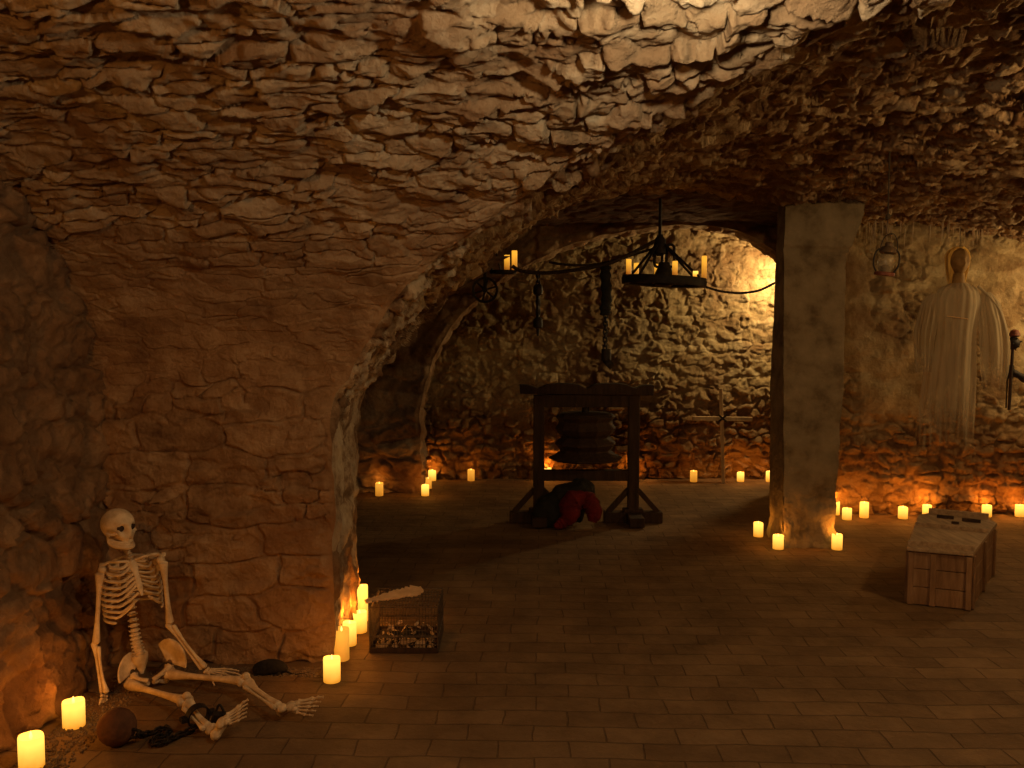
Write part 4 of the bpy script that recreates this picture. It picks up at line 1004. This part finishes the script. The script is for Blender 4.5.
# ------------------------------------------------------------------ wooden frame with hanging weight
def gallows():
    Y = 7.18
    lx, rx = 0.215, 0.975
    t = thing('gallows_stand', 'dark wooden gallows-like frame standing in the middle of the far bay', 'wooden frame', ((lx + rx) / 2, Y, 0))
    W = M['wood_black']
    for x in (lx, rx):
        MB().box((x, Y, 0.53), (0.088, 0.085, 1.00)).build('post', W, t, bevel=0.006)
        ft = MB().box((x, Y, 0.045), (0.47, 0.10, 0.09)); ft.box((x, Y, 0.10), (0.16, 0.11, 0.03)); ft.build('foot', W, t, bevel=0.008)
        for s in (-1, 1): MB().bar((x + s * 0.20, Y, 0.085), (x + s * 0.035, Y, 0.27), 0.04, 0.05, (0, 1, 0)).build('brace', W, t, bevel=0.004)
        MB().box((x, Y - 0.05, 0.05), (0.12, 0.42, 0.075)).build('cross_foot', W, t, bevel=0.008)
    # carved top beam
    n = 60; xs = [-0.535 + 1.07 * k / n for k in range(n + 1)]
    def tz_(x):
        a = abs(x); z = 1.115
        z -= 0.030 * math.exp(-(a / 0.045) ** 2) + 0.026 * math.exp(-((a - 0.385) / 0.05) ** 2)
        z += 0.012 * math.exp(-((a - 0.19) / 0.13) ** 2); return z
    out = [(x, tz_(x)) for x in xs] + [(0.53, 1.03), (-0.53, 1.045)]
    R = Matrix(((1, 0, 0), (0, 0, -1), (0, 1, 0)))
    MB().prism(out[::-1], -0.06, 0.06, R, ((lx + rx) / 2 + 0.0, Y, 0)).build('top_beam', W, t, bevel=0.006)
    MB().box(((lx + rx) / 2, Y, 0.985), (0.80, 0.07, 0.10)).build('lintel', W, t, bevel=0.005)
    MB().box(((lx + rx) / 2, Y, 0.385), (0.78, 0.07, 0.085)).build('cross_bar', W, t, bevel=0.005)
    # tiered hanging weight
    cx = 0.59
    t2 = thing('hanging_weight', 'black tiered weight hanging inside the wooden frame', 'weight', (cx, Y, 0.5))
    prof = [(0.10, 0.895), (0.21, 0.885), (0.243, 0.860), (0.215, 0.825), (0.222, 0.80), (0.246, 0.765), (0.220, 0.725), (0.190, 0.70), (0.240, 0.655), (0.246, 0.64), (0.205, 0.595), (0.21, 0.585)]
    MB().lathe([(r, z) for r, z in prof[::-1]], (cx, Y, 0), 10).build('drum', W, t2, bevel=0.004)
    MB().lathe([(0.29, 0.515), (0.30, 0.53), (0.24, 0.56), (0.20, 0.59)], (cx, Y, 0), 10).build('base_flange', W, t2, bevel=0.004)
    MB().tube([(cx, Y, 0.89), (cx, Y, 0.945)], 0.03, 10).build('hanger', M['iron'], t2, True)
    # bundle on the floor
    b = Vector((0.47, 7.0, 0))
    t3 = thing('cloth_bundle', 'slumped bundle of black and red cloth under the wooden frame', 'cloth bundle', tuple(b))
    rnd = np.random.RandomState(4)
    def lump(c, r, amp, seed):
        def fn(d):
            k = 1 + amp * (math.sin(d.x * 7 + seed) * math.sin(d.z * 6 + seed * 2) + 0.6 * math.sin(d.y * 11 + d.x * 9 + seed))
            z = -0.8 if d.z < -0.8 else d.z
            return Vector((d.x * r[0] * k, d.y * r[1] * k, z * r[2] * k))
        return fn
    mb = MB()
    for c, r, s in (((-0.15, 0.06, 0.11), (0.15, 0.13, 0.15), 1), ((0.07, 0.05, 0.26), (0.12, 0.10, 0.12), 2), ((-0.03, 0.07, 0.17), (0.15, 0.12, 0.17), 3)):
        mb.ell(b + Vector(c), 1, None, 36, 24, lump(c, r, 0.07, s))
    mb.build('black_cloth', M['black_cloth'], t3, True)
    mb = MB()
    def leg(p, rr):
        P = curve([b + Vector(q) for q in p], 16); R_ = [np.interp(i / 15, np.linspace(0, 1, len(rr)), rr) * (1 + 0.08 * math.sin(i * 2.1)) for i in range(16)]
        mb.tube(P, R_, 18)
    leg([(0.10, -0.03, 0.25), (0.00, -0.05, 0.21), (-0.02, -0.08, 0.12), (-0.04, -0.10, 0.045)], [0.05, 0.085, 0.09, 0.07, 0.035])
    leg([(0.08, -0.02, 0.27), (0.13, -0.03, 0.22), (0.17, -0.05, 0.13), (0.155, -0.07, 0.06)], [0.04, 0.065, 0.07, 0.062, 0.035])
    leg([(-0.02, -0.08, 0.10), (-0.09, -0.10, 0.05), (-0.14, -0.12, 0.03)], [0.05, 0.045, 0.02])
    mb.build('red_cloth', M['red_cloth'], t3, True)
gallows()

# ------------------------------------------------------------------ wooden cross
def cross():
    p = Vector((2.12, 8.98, 0))
    t = thing('wooden_cross', 'pale wooden cross standing against the back wall between two candles', 'cross', tuple(p))
    top = Vector((2.09, 8.99, 0.96))
    MB().bar(p + Vector((0.01, 0, 0)), top, 0.042, 0.035).build('upright', M['wood_pale'], t, bevel=0.003)
    z = 0.655
    MB().bar((1.80, 8.955, z + 0.005), (2.40, 8.955, z - 0.005), 0.035, 0.042).build('crossbar', M['wood_pale'], t, bevel=0.003)
    mb = MB()
    for s in (-1, 1):
        for k in range(3): mb.tube([Vector((2.10 + s * 0.04, 8.935, z - 0.036 + k * 0.008)), Vector((2.10, 8.930, z + k * 0.006)), Vector((2.10 - s * 0.04, 8.935, z + 0.036 + k * 0.006))], 0.005, 6)
    mb.build('lashing', M['rope'], t, True)
cross()

# ------------------------------------------------------------------ chandeliers, chains
CH = at(664, 281, 6.85)
def chandelier():
    c = CH; R0 = 0.315
    t = thing('chandelier', 'black iron wheel chandelier with candles hanging before the far arch', 'chandelier', tuple(c))
    tl = Euler((0, math.radians(3.0), 0)).to_matrix()
    I = M['iron']
    MB().lathe([(R0 - 0.05, -0.03), (R0, -0.035), (R0 + 0.006, 0), (R0, 0.03), (R0 - 0.05, 0.03), (R0 - 0.05, -0.03)], c, 40, tl).build('rim', I, t, True, bevel=0.003)
    sp = MB()
    for k in range(4):
        a = math.pi * k / 4; v = tl @ Vector((math.cos(a), math.sin(a), 0)) * (R0 - 0.03); sp.bar(c - v, c + v, 0.035, 0.03)
    sp.build('spokes', I, t, bevel=0.003)
    MB().lathe([(0.05, -0.045), (0.07, -0.03), (0.07, 0.06), (0.05, 0.10), (0.042, 0.14)], c, 20).build('hub', I, t, True)
    top = at(660, 236, 6.85)
    MB().lathe([(0.020, 0.0), (0.045, 0.02), (0.045, 0.12), (0.022, 0.15), (0.022, 0.16)], top - Vector((0, 0, 0.15)), 16).build('pulley_block', I, t, True)
    for s in (-1, 1):
        link(MB(), c + Vector((s * 0.045, 0, 0.19)), (0, 0, 1), (1, 0, 0), 0.17, 0.06, 0.011).build('hanging_ring', I, t, True)
    for k, a in enumerate((0.45, 2.5, 3.9, 5.6)):
        e = c + tl @ Vector((math.cos(a) * (R0 - 0.02), math.sin(a) * (R0 - 0.02), 0.03))
        MB().tube(curve([top - Vector((0, 0, 0.03)), top.lerp(e, 0.5) - Vector((0, 0, 0.015)), e], 12), 0.010, 8).build('stay', I, t, True)
    MB().tube([top - Vector((0, 0, 0.01)), (top.x, top.y, 2.56)], 0.012, 8).build('hook_rod', I, t, True)
    return tl, R0
TL, R0 = chandelier()
GC = 'slim candles on the iron chandeliers'
def taper(px, pb, pt, Y, label, mat='wax_taper', r=0.022):
    b = at(px, pb, Y); h = at(px, pt, Y).z - b.z
    candle(b, r, h, label, 0.0, mat, GC, flame=False)
def on_ring(px, pb, pt, label, back=True, mat='wax_taper'):
    # stands on the wheel rim: find depth from its sideways place on the ring
    x = (px - 512) / FPX * 6.85; dx = max(-0.98, min(0.98, (x - CH.x) / (R0 - 0.025))); dy = math.sqrt(1 - dx * dx) * (R0 - 0.025) * (1 if back else -1)
    Y = 6.85 + dy
    b = Vector(((px - 512) / FPX * Y, Y, 0)); b.z = CH.z + (TL @ Vector(((b.x - CH.x), dy, 0.031))).z
    h = at(px, pt, Y).z - b.z
    candle(b, 0.0195, h, label, 0.0, mat, GC, flame=False)
on_ring(628, 272, 259, 'leftmost candle on the rim of the large wheel chandelier', False)
on_ring(635.5, 273, 263, 'second candle from the left on the large wheel chandelier', True)
on_ring(656, 273, 264, 'shorter candle left of the hub on the large wheel chandelier', True)
on_ring(674, 275, 261, 'candle just right of the hub on the large wheel chandelier', False)
on_ring(694.5, 278, 271, 'short bright stub candle near the right end of the large wheel chandelier', False, 'wax')
on_ring(703, 278, 256, 'tallest candle at the right end of the large wheel chandelier', True)
def pulley():
    c = at(485, 290, 6.75)
    t = thing('pulley_wheel', 'small black spoked pulley wheel hanging behind the near arch rim', 'pulley wheel', tuple(c))
    R = 0.098
    rot = Matrix.Rotation(math.pi / 2, 3, 'X')
    MB().lathe([(R - 0.018, -0.014), (R, -0.018), (R - 0.006, 0), (R, 0.018), (R - 0.018, 0.014), (R - 0.018, -0.014)], c, 32, rot).build('rim', M['iron'], t, True)
    for k in range(6):
        a = math.pi * k / 3 + 0.3; MB().bar(c, c + Vector((math.cos(a), 0, math.sin(a))) * (R - 0.012), 0.014, 0.014, (0, 1, 0)).build('spoke', M['iron'], t)
    MB().lathe([(0.02, -0.03), (0.022, 0), (0.02, 0.03)], c, 12, rot).build('hub', M['iron'], t, True)
    mb = MB()
    for s in (-1, 1): mb.bar(c + Vector((0, s * 0.026, -0.01)), c + Vector((0.0, s * 0.026, 0.16)), 0.024, 0.006, (0, 1, 0))
    mb.box(c + Vector((0, 0, 0.165)), (0.03, 0.06, 0.02)); mb.tube([c + Vector((0, 0, 0.17)), Vector((c.x, c.y, 2.42))], 0.008, 8)
    mb.build('fork', M['iron'], t, bevel=0.001)
    # bracket with two candles
    b = at(503, 272, 6.85)
    t2 = thing('candle_bracket', 'small black iron candle ring beside the pulley wheel holding two candles', 'candle holder', tuple(b))
    MB().lathe([(0.075, -0.012), (0.10, -0.014), (0.104, 0.0), (0.10, 0.012), (0.075, 0.012), (0.075, -0.012)], b, 28).build('ring', M['iron'], t2, True)
    mb = MB(); mb.bar(b - Vector((0.09, 0, 0)), b + Vector((0.09, 0, 0)), 0.022, 0.014); mb.bar(b - Vector((0, 0.09, 0)), b + Vector((0, 0.09, 0)), 0.022, 0.014); mb.build('spokes', M['iron'], t2)
    mb = MB()
    for s in (-1, 1): mb.tube([b + Vector((-0.085 if s < 0 else -0.02, 0.08, 0.01)), b + Vector((-0.09, 0.07, 0.30))], 0.006, 8)
    mb.tube([b + Vector((-0.09, 0.07, 0.29)), Vector((b.x - 0.09, b.y + 0.07, 2.40))], 0.007, 8)
    mb.build('stays', M['iron'], t2, True)
    p1 = Vector((at(507, 270, 6.85).x, 6.82, b.z + 0.012)); candle(p1, 0.021, at(507, 255, 6.82).z - p1.z, 'lower of the two slim candles on the small iron ring', 0.0, 'wax_taper', GC, flame=False)
    p2 = Vector((at(514.5, 268, 6.89).x, 6.89, b.z + 0.012)); candle(p2, 0.021, at(514.5, 250.5, 6.89).z - p2.z, 'taller of the two slim candles on the small iron ring', 0.0, 'wax_taper', GC, flame=False)
pulley()
def cable(pts, r, label):
    o = MB().tube(curve(pts, 48), [r * (1 + 0.18 * (k % 2)) for k in range(48)], 8).build('cable', M['rope'], None, True)
    return tag(o, label, 'cable', 'dark cables strung at the chandeliers')
cable([at(512, 266, 6.85), at(522, 271, 6.85), at(545, 273, 6.85), at(575, 270, 6.85), at(607, 264, 6.85), at(630, 254, 6.85), at(657, 240, 6.84)], 0.013, 'thick dark cable sagging from the small candle ring to the chandelier top')
cable([at(549, 262, 6.95), at(565, 264.5, 6.95), at(590, 265, 6.95), at(612, 261, 6.94), at(635, 254, 6.92), at(656, 248, 6.9)], 0.009, 'thinner dark cable above the thick one, left of the chandelier')
cable([at(703, 286, 6.86), at(720, 291, 6.86), at(740, 293, 6.85), at(760, 290, 6.80), at(780, 280, 6.74)], 0.008, 'dark cable sagging from the chandelier right end to the pillar')
def shackles(px, y0, y1, Y, label, fat):
    a = at(px, y0, Y); b = at(px, y1, Y)
    t = thing('hanging_shackle', label, 'shackle', tuple(a), 'iron shackles hanging from the cable')
    L = a.z - b.z
    if fat:
        MB().tube(curve([a, a - Vector((0.004, 0, L * 0.1)), a - Vector((-0.006, 0, L * 0.3)), a - Vector((0.004, 0, L * 0.44)), a - Vector((0, 0, L * 0.5))], 24), [0.022] + [0.040 + 0.006 * math.sin(k * 1.7) for k in range(22)] + [0.02], 12).build('leather_strap', M['black_cloth'], t, True)
        chain_links([a - Vector((0, 0, L * 0.48)), a - Vector((0.004, 0, L * 0.86))], 0.045, 0.028, 0.006, t, M['iron'])
        MB().lathe([(0.030, -0.045), (0.038, -0.045), (0.036, 0.045), (0.030, 0.045), (0.030, -0.045)], b + Vector((0, 0, 0.085)), 18).build('cuff', M['iron'], t, True)
        MB().lathe([(0.036, -0.025), (0.044, -0.025), (0.044, 0.025), (0.036, 0.025), (0.036, -0.025)], b + Vector((0.02, 0.0, 0.02)), 18, Matrix.Rotation(0.8, 3, 'Y')).build('cuff', M['iron'], t, True)
    else:
        chain_links([a, a - Vector((0, 0, L * 0.9))], 0.050, 0.026, 0.006, t, M['iron'])
        for s in (0.28, 0.80): MB().lathe([(0.022, -0.04), (0.036, -0.03), (0.038, 0.0), (0.034, 0.03), (0.02, 0.045)], a - Vector((0, 0, L * s)), 14).build('cuff', M['iron'], t, True)
        MB().tube([a - Vector((0, 0, L * 0.34)), a - Vector((0, 0, L * 0.74))], 0.014, 8).build('rod', M['iron'], t, True)
        MB().tube([a - Vector((0, 0, L * 0.85)), a - Vector((0, 0, L))], [0.016, 0.008], 8).build('hook', M['iron'], t, True)
shackles(538, 272, 336, 6.85, 'slender iron shackle rod hanging from the cable, left of the two', False)
shackles(606, 265, 366, 6.87, 'thick strap with iron cuffs hanging from the cable near the chandelier', True)

# ------------------------------------------------------------------ hanging lantern
def lantern():
    c = at(884, 276, 4.8)
    t = thing('hanging_lantern', 'battered tin lantern hanging on a cord from the vault right of the pillar', 'lantern', tuple(c))
    tl = Euler((math.radians(4), math.radians(6), 0)).to_matrix()
    f = lambda p: c + tl @ Vector(p)
    MB().lathe([(0.045, 0), (0.052, 0.004), (0.052, 0.018), (0.044, 0.022)], c, 24, tl).build('base', M['redtin'], t, True)
    MB().lathe([(0.030, 0.022), (0.040, 0.045), (0.044, 0.075), (0.036, 0.105), (0.028, 0.115)], c, 24, tl).build('glass_globe', M['glass'], t, True)
    MB().lathe([(0.030, 0.115), (0.046, 0.125), (0.034, 0.150), (0.020, 0.158), (0.020, 0.172), (0.010, 0.18)], c, 24, tl).build('cap', M['flax'], t, True)
    MB().lathe([(0.024, 0.018), (0.026, 0.05), (0.010, 0.06)], c, 16, tl).build('burner', M['flax'], t, True)
    for s in (-1, 1):
        MB().tube(curve([f((s * 0.046, 0, 0.02)), f((s * 0.066, 0, 0.06)), f((s * 0.062, 0, 0.12)), f((s * 0.030, 0, 0.15))], 14), 0.005, 8).build('side_tube', M['iron'], t, True)
    MB().tube(curve([f((-0.045, 0, 0.13)), f((-0.03, 0, 0.20)), f((0.01, 0, 0.225)), f((0.04, 0, 0.19)), f((0.05, 0, 0.13))], 18), 0.0025, 6).build('bail', M['iron'], t, True)
    kn = at(888, 217, 4.8); tp = at(890, 140, 4.8)
    MB().tube(curve([f((0.01, 0, 0.222)), at(887, 234, 4.8), kn], 10), 0.004, 6).build('hook', M['flax'], t, True)
    mb = MB().ell(kn, (0.014, 0.012, 0.018), None, 12, 8); mb.bar(kn, kn + Vector((-0.022, 0, -0.012)), 0.010, 0.004); mb.bar(kn, kn + Vector((0.022, 0, 0.01)), 0.010, 0.004)
    mb.build('knot', M['rope'], t, True)
    MB().tube([kn, Vector((tp.x, tp.y, 2.60))], 0.0042, 6).build('cord', M['rope'], t, True)
    MB().lathe([(0.012, -0.03), (0.024, -0.015), (0.026, 0.0), (0.018, 0.06)], tp, 14).build('ceiling_hook', M['iron'], t, True)
lantern()

# ------------------------------------------------------------------ gauze ghost
def ghost():
    Y = 7.12
    base = at(958, 446, Y)
    t = thing('ghost_figure', 'gauze-robed ghost figure with a golden head hanging before the right wall', 'ghost figure', tuple(base))
    # head seen from behind-ish, veiled
    hc = at(959.5, 262, Y)
    def hf(d):
        k = Vector((d.x * 0.070, d.y * 0.085, d.z * 0.108))
        if d.z < 0: k.x *= 1 - 0.45 * (-d.z) ** 1.5; k.y *= 1 - 0.25 * -d.z
        k.y -= 0.018 * math.exp(-((d - Vector((0, -0.97, -0.2)).normalized()).length / 0.16) ** 2)
        for sx in (-1, 1): k.y += 0.016 * math.exp(-((d - Vector((sx * 0.36, -0.9, 0.05)).normalized()).length / 0.2) ** 2)
        return k
    hd = MB().ell(hc, 1, None, 40, 28, hf).build('head', M['mask'], t, True)
    hair = MB()
    for k in range(46):
        a = math.pi * (-0.08 + 1.16 * k / 45)
        x = math.cos(a); 
        for y in (0.035, -0.01):
            p0 = hc + Vector((0.02 * x, y, 0.118)); p1 = hc + Vector((0.076 * x, y + 0.02, 0.07)); p2 = hc + Vector((0.080 * x, y + 0.02, -0.03)); p3 = hc + Vector((0.052 * x, y + 0.03, -0.16 - 0.02 * math.sin(k * 5)))
            if abs(x) > 0.55 or y > 0: hair.tube(curve([p0, p1, p2, p3], 10), [0.006, 0.008, 0.008, 0.008, 0.007, 0.006, 0.006, 0.005, 0.004, 0.002], 5)
    hair.build('hair', M['amber'], hd, True)
    MB().tube([hc - Vector((0, 0, 0.09)), hc - Vector((0.004, 0, 0.20))], [0.042, 0.05], 12).build('neck', M['mask'], t, True)
    MB().tube([hc + Vector((0, 0, 0.11)), Vector((hc.x, Y, 2.36))], 0.0025, 5).build('cord', M['rope'], t)
    # robe
    sh = at(959, 287, Y).z; z0 = base.z - 0.02
    def robe(name, cx, w, dpt, zt, zb, sw, folds, seed, ph=0):
        nu, nv = 120, 40; vs = []
        for j in range(nv):
            s = j / (nv - 1); z = zt + (zb - zt) * s
            ww = np.interp(s, [q for q, _ in w], [q for _, q in w]); dd = np.interp(s, [q for q, _ in dpt], [q for _, q in dpt])
            c_ = cx(s)
            for i in range(nu):
                a = 2 * math.pi * i / nu
                k = 1 + sw * min(1, s * 2 + 0.2) * math.sin(folds * a + seed + 1.5 * math.sin(3 * a + seed)) + 0.4 * sw * math.sin((folds * 2 + 1) * a + seed)
                vs.append(Vector((c_[0] + ww * math.cos(a) * k, c_[1] + dd * math.sin(a) * k, z)))
        fs = [(j * nu + i, (j + 1) * nu + i, (j + 1) * nu + (i + 1) % nu, j * nu + (i + 1) % nu) for j in range(nv - 1) for i in range(nu)]
        return MB().add(vs, fs).build(name, M['gauze_sleeve' if name == 'sleeve' else 'gauze'], t, True, angle=180)
    cxm = at(955, 350, Y).x
    robe('robe', lambda s: (hc.x + (cxm - hc.x) * min(1, s * 2) - 0.06 * s, Y), [(0, 0.06), (0.03, 0.15), (0.12, 0.19), (0.3, 0.17), (0.6, 0.20), (1, 0.22)], [(0, 0.05), (0.06, 0.10), (0.3, 0.10), (1, 0.12)], sh + 0.03, z0, 0.06, 9, 1.0)
    aR = at(988, 300, Y); aL = at(932, 300, Y)
    robe('sleeve', lambda s: (aR.x - 0.03 + 0.085 * math.sin(min(1, s * 1.6) * 1.5), Y - 0.03), [(0, 0.03), (0.1, 0.08), (0.5, 0.105), (0.8, 0.095), (1, 0.06)], [(0, 0.03), (0.3, 0.06), (1, 0.06)], aR.z + 0.06, at(990, 392, Y).z, 0.12, 7, 2.2)
    robe('sleeve', lambda s: (aL.x - 0.07 * math.sin(min(1, s * 1.6) * 1.5), Y - 0.03), [(0, 0.03), (0.1, 0.07), (0.5, 0.075), (1, 0.05)], [(0, 0.03), (0.3, 0.06), (1, 0.06)], aL.z + 0.05, at(925, 372, Y).z, 0.12, 7, 4.2)
    MB().bar(at(947, 316, Y - 0.13), at(968, 319, Y - 0.13), 0.010, 0.006).build('sash', M['paper'], t, bevel=0.002)
    MB().tube(curve([at(978, 286, Y - 0.05), at(992, 300, Y - 0.06), at(1001, 314, Y - 0.06), at(1005, 330, Y - 0.06)], 16), 0.012, 8).build('sleeve_edge', M['gauze'], t, True)
ghost()

# ------------------------------------------------------------------ iron mace on the right wall
def mace():
    c = at(1013, 343, 7.26)
    t = thing('mace', 'black ball-headed iron mace hanging on the right wall beside the ghost', 'mace', tuple(c))
    hd = MB().ell(c, 0.052, None, 24, 16)
    hd.build('head', M['iron'], t, True)
    sp = MB()
    for k in range(14):
        a = k * 2.4; z = 1 - 2 * (k + 0.5) / 14; r = math.sqrt(1 - z * z); d = Vector((r * math.cos(a), r * math.sin(a), z))
        sp.tube([c + d * 0.045, c + d * 0.068], [0.011, 0.002], 6)
    sp.build('spikes', M['iron'], t)
    MB().tube([c - Vector((0, 0, 0.04)), at(1009, 410, 7.26)], 0.012, 10).build('handle', M['wood_black'], t, True)
    MB().tube([at(1008, 366, 7.28), at(1006, 408, 7.28)], 0.006, 8).build('wrist_strap', M['rope'], t, True)
    MB().lathe([(0.030, 0.0), (0.045, 0.01), (0.03, 0.05), (0.01, 0.06)], c + Vector((0.01, 0, 0.05)), 14).build('cap', M['redtin'], t, True)
    b = at(1012, 372, 7.30)
    t2 = thing('wall_bracket', 'black iron bracket on the right wall at the right edge of the picture', 'bracket', tuple(b))
    mb = MB().box(b + Vector((0, 0.03, 0)), (0.05, 0.03, 0.11)); mb.build('plate', M['iron'], t2, bevel=0.004)
    MB().tube(curve([b, b + Vector((0.05, -0.02, -0.03)), b + Vector((0.10, -0.03, -0.05)), b + Vector((0.15, -0.02, 0.01))], 14), [0.03, 0.032, 0.03, 0.028, 0.026, 0.028, 0.032, 0.036, 0.038, 0.034, 0.03, 0.026, 0.024, 0.02], 10).build('arm', M['iron'], t2, True)
mace()

# ------------------------------------------------------------------ drips hanging under the vault edge
def drips():
    rnd = random.Random(12); mb = MB()
    for k in range(34):
        px = rnd.choice((875, 893, 925, 950, 985)) + rnd.gauss(0, 8); Yd = rnd.uniform(7.15, 7.42)
        a = at(px, rnd.uniform(226, 240), Yd); L = rnd.uniform(0.03, 0.13)
        mb.tube([a + Vector((0, 0, 0.08)), a, a - Vector((rnd.uniform(-0.004, 0.004), 0, L))], [0.006, 0.0045, 0.001], 5)
    o = mb.build('lime_drips', M['scrap'], None, True); o['kind'] = 'stuff'
    tag(o, 'thin pale lime drips hanging along the vault edge above the ghost', 'drips')
drips()
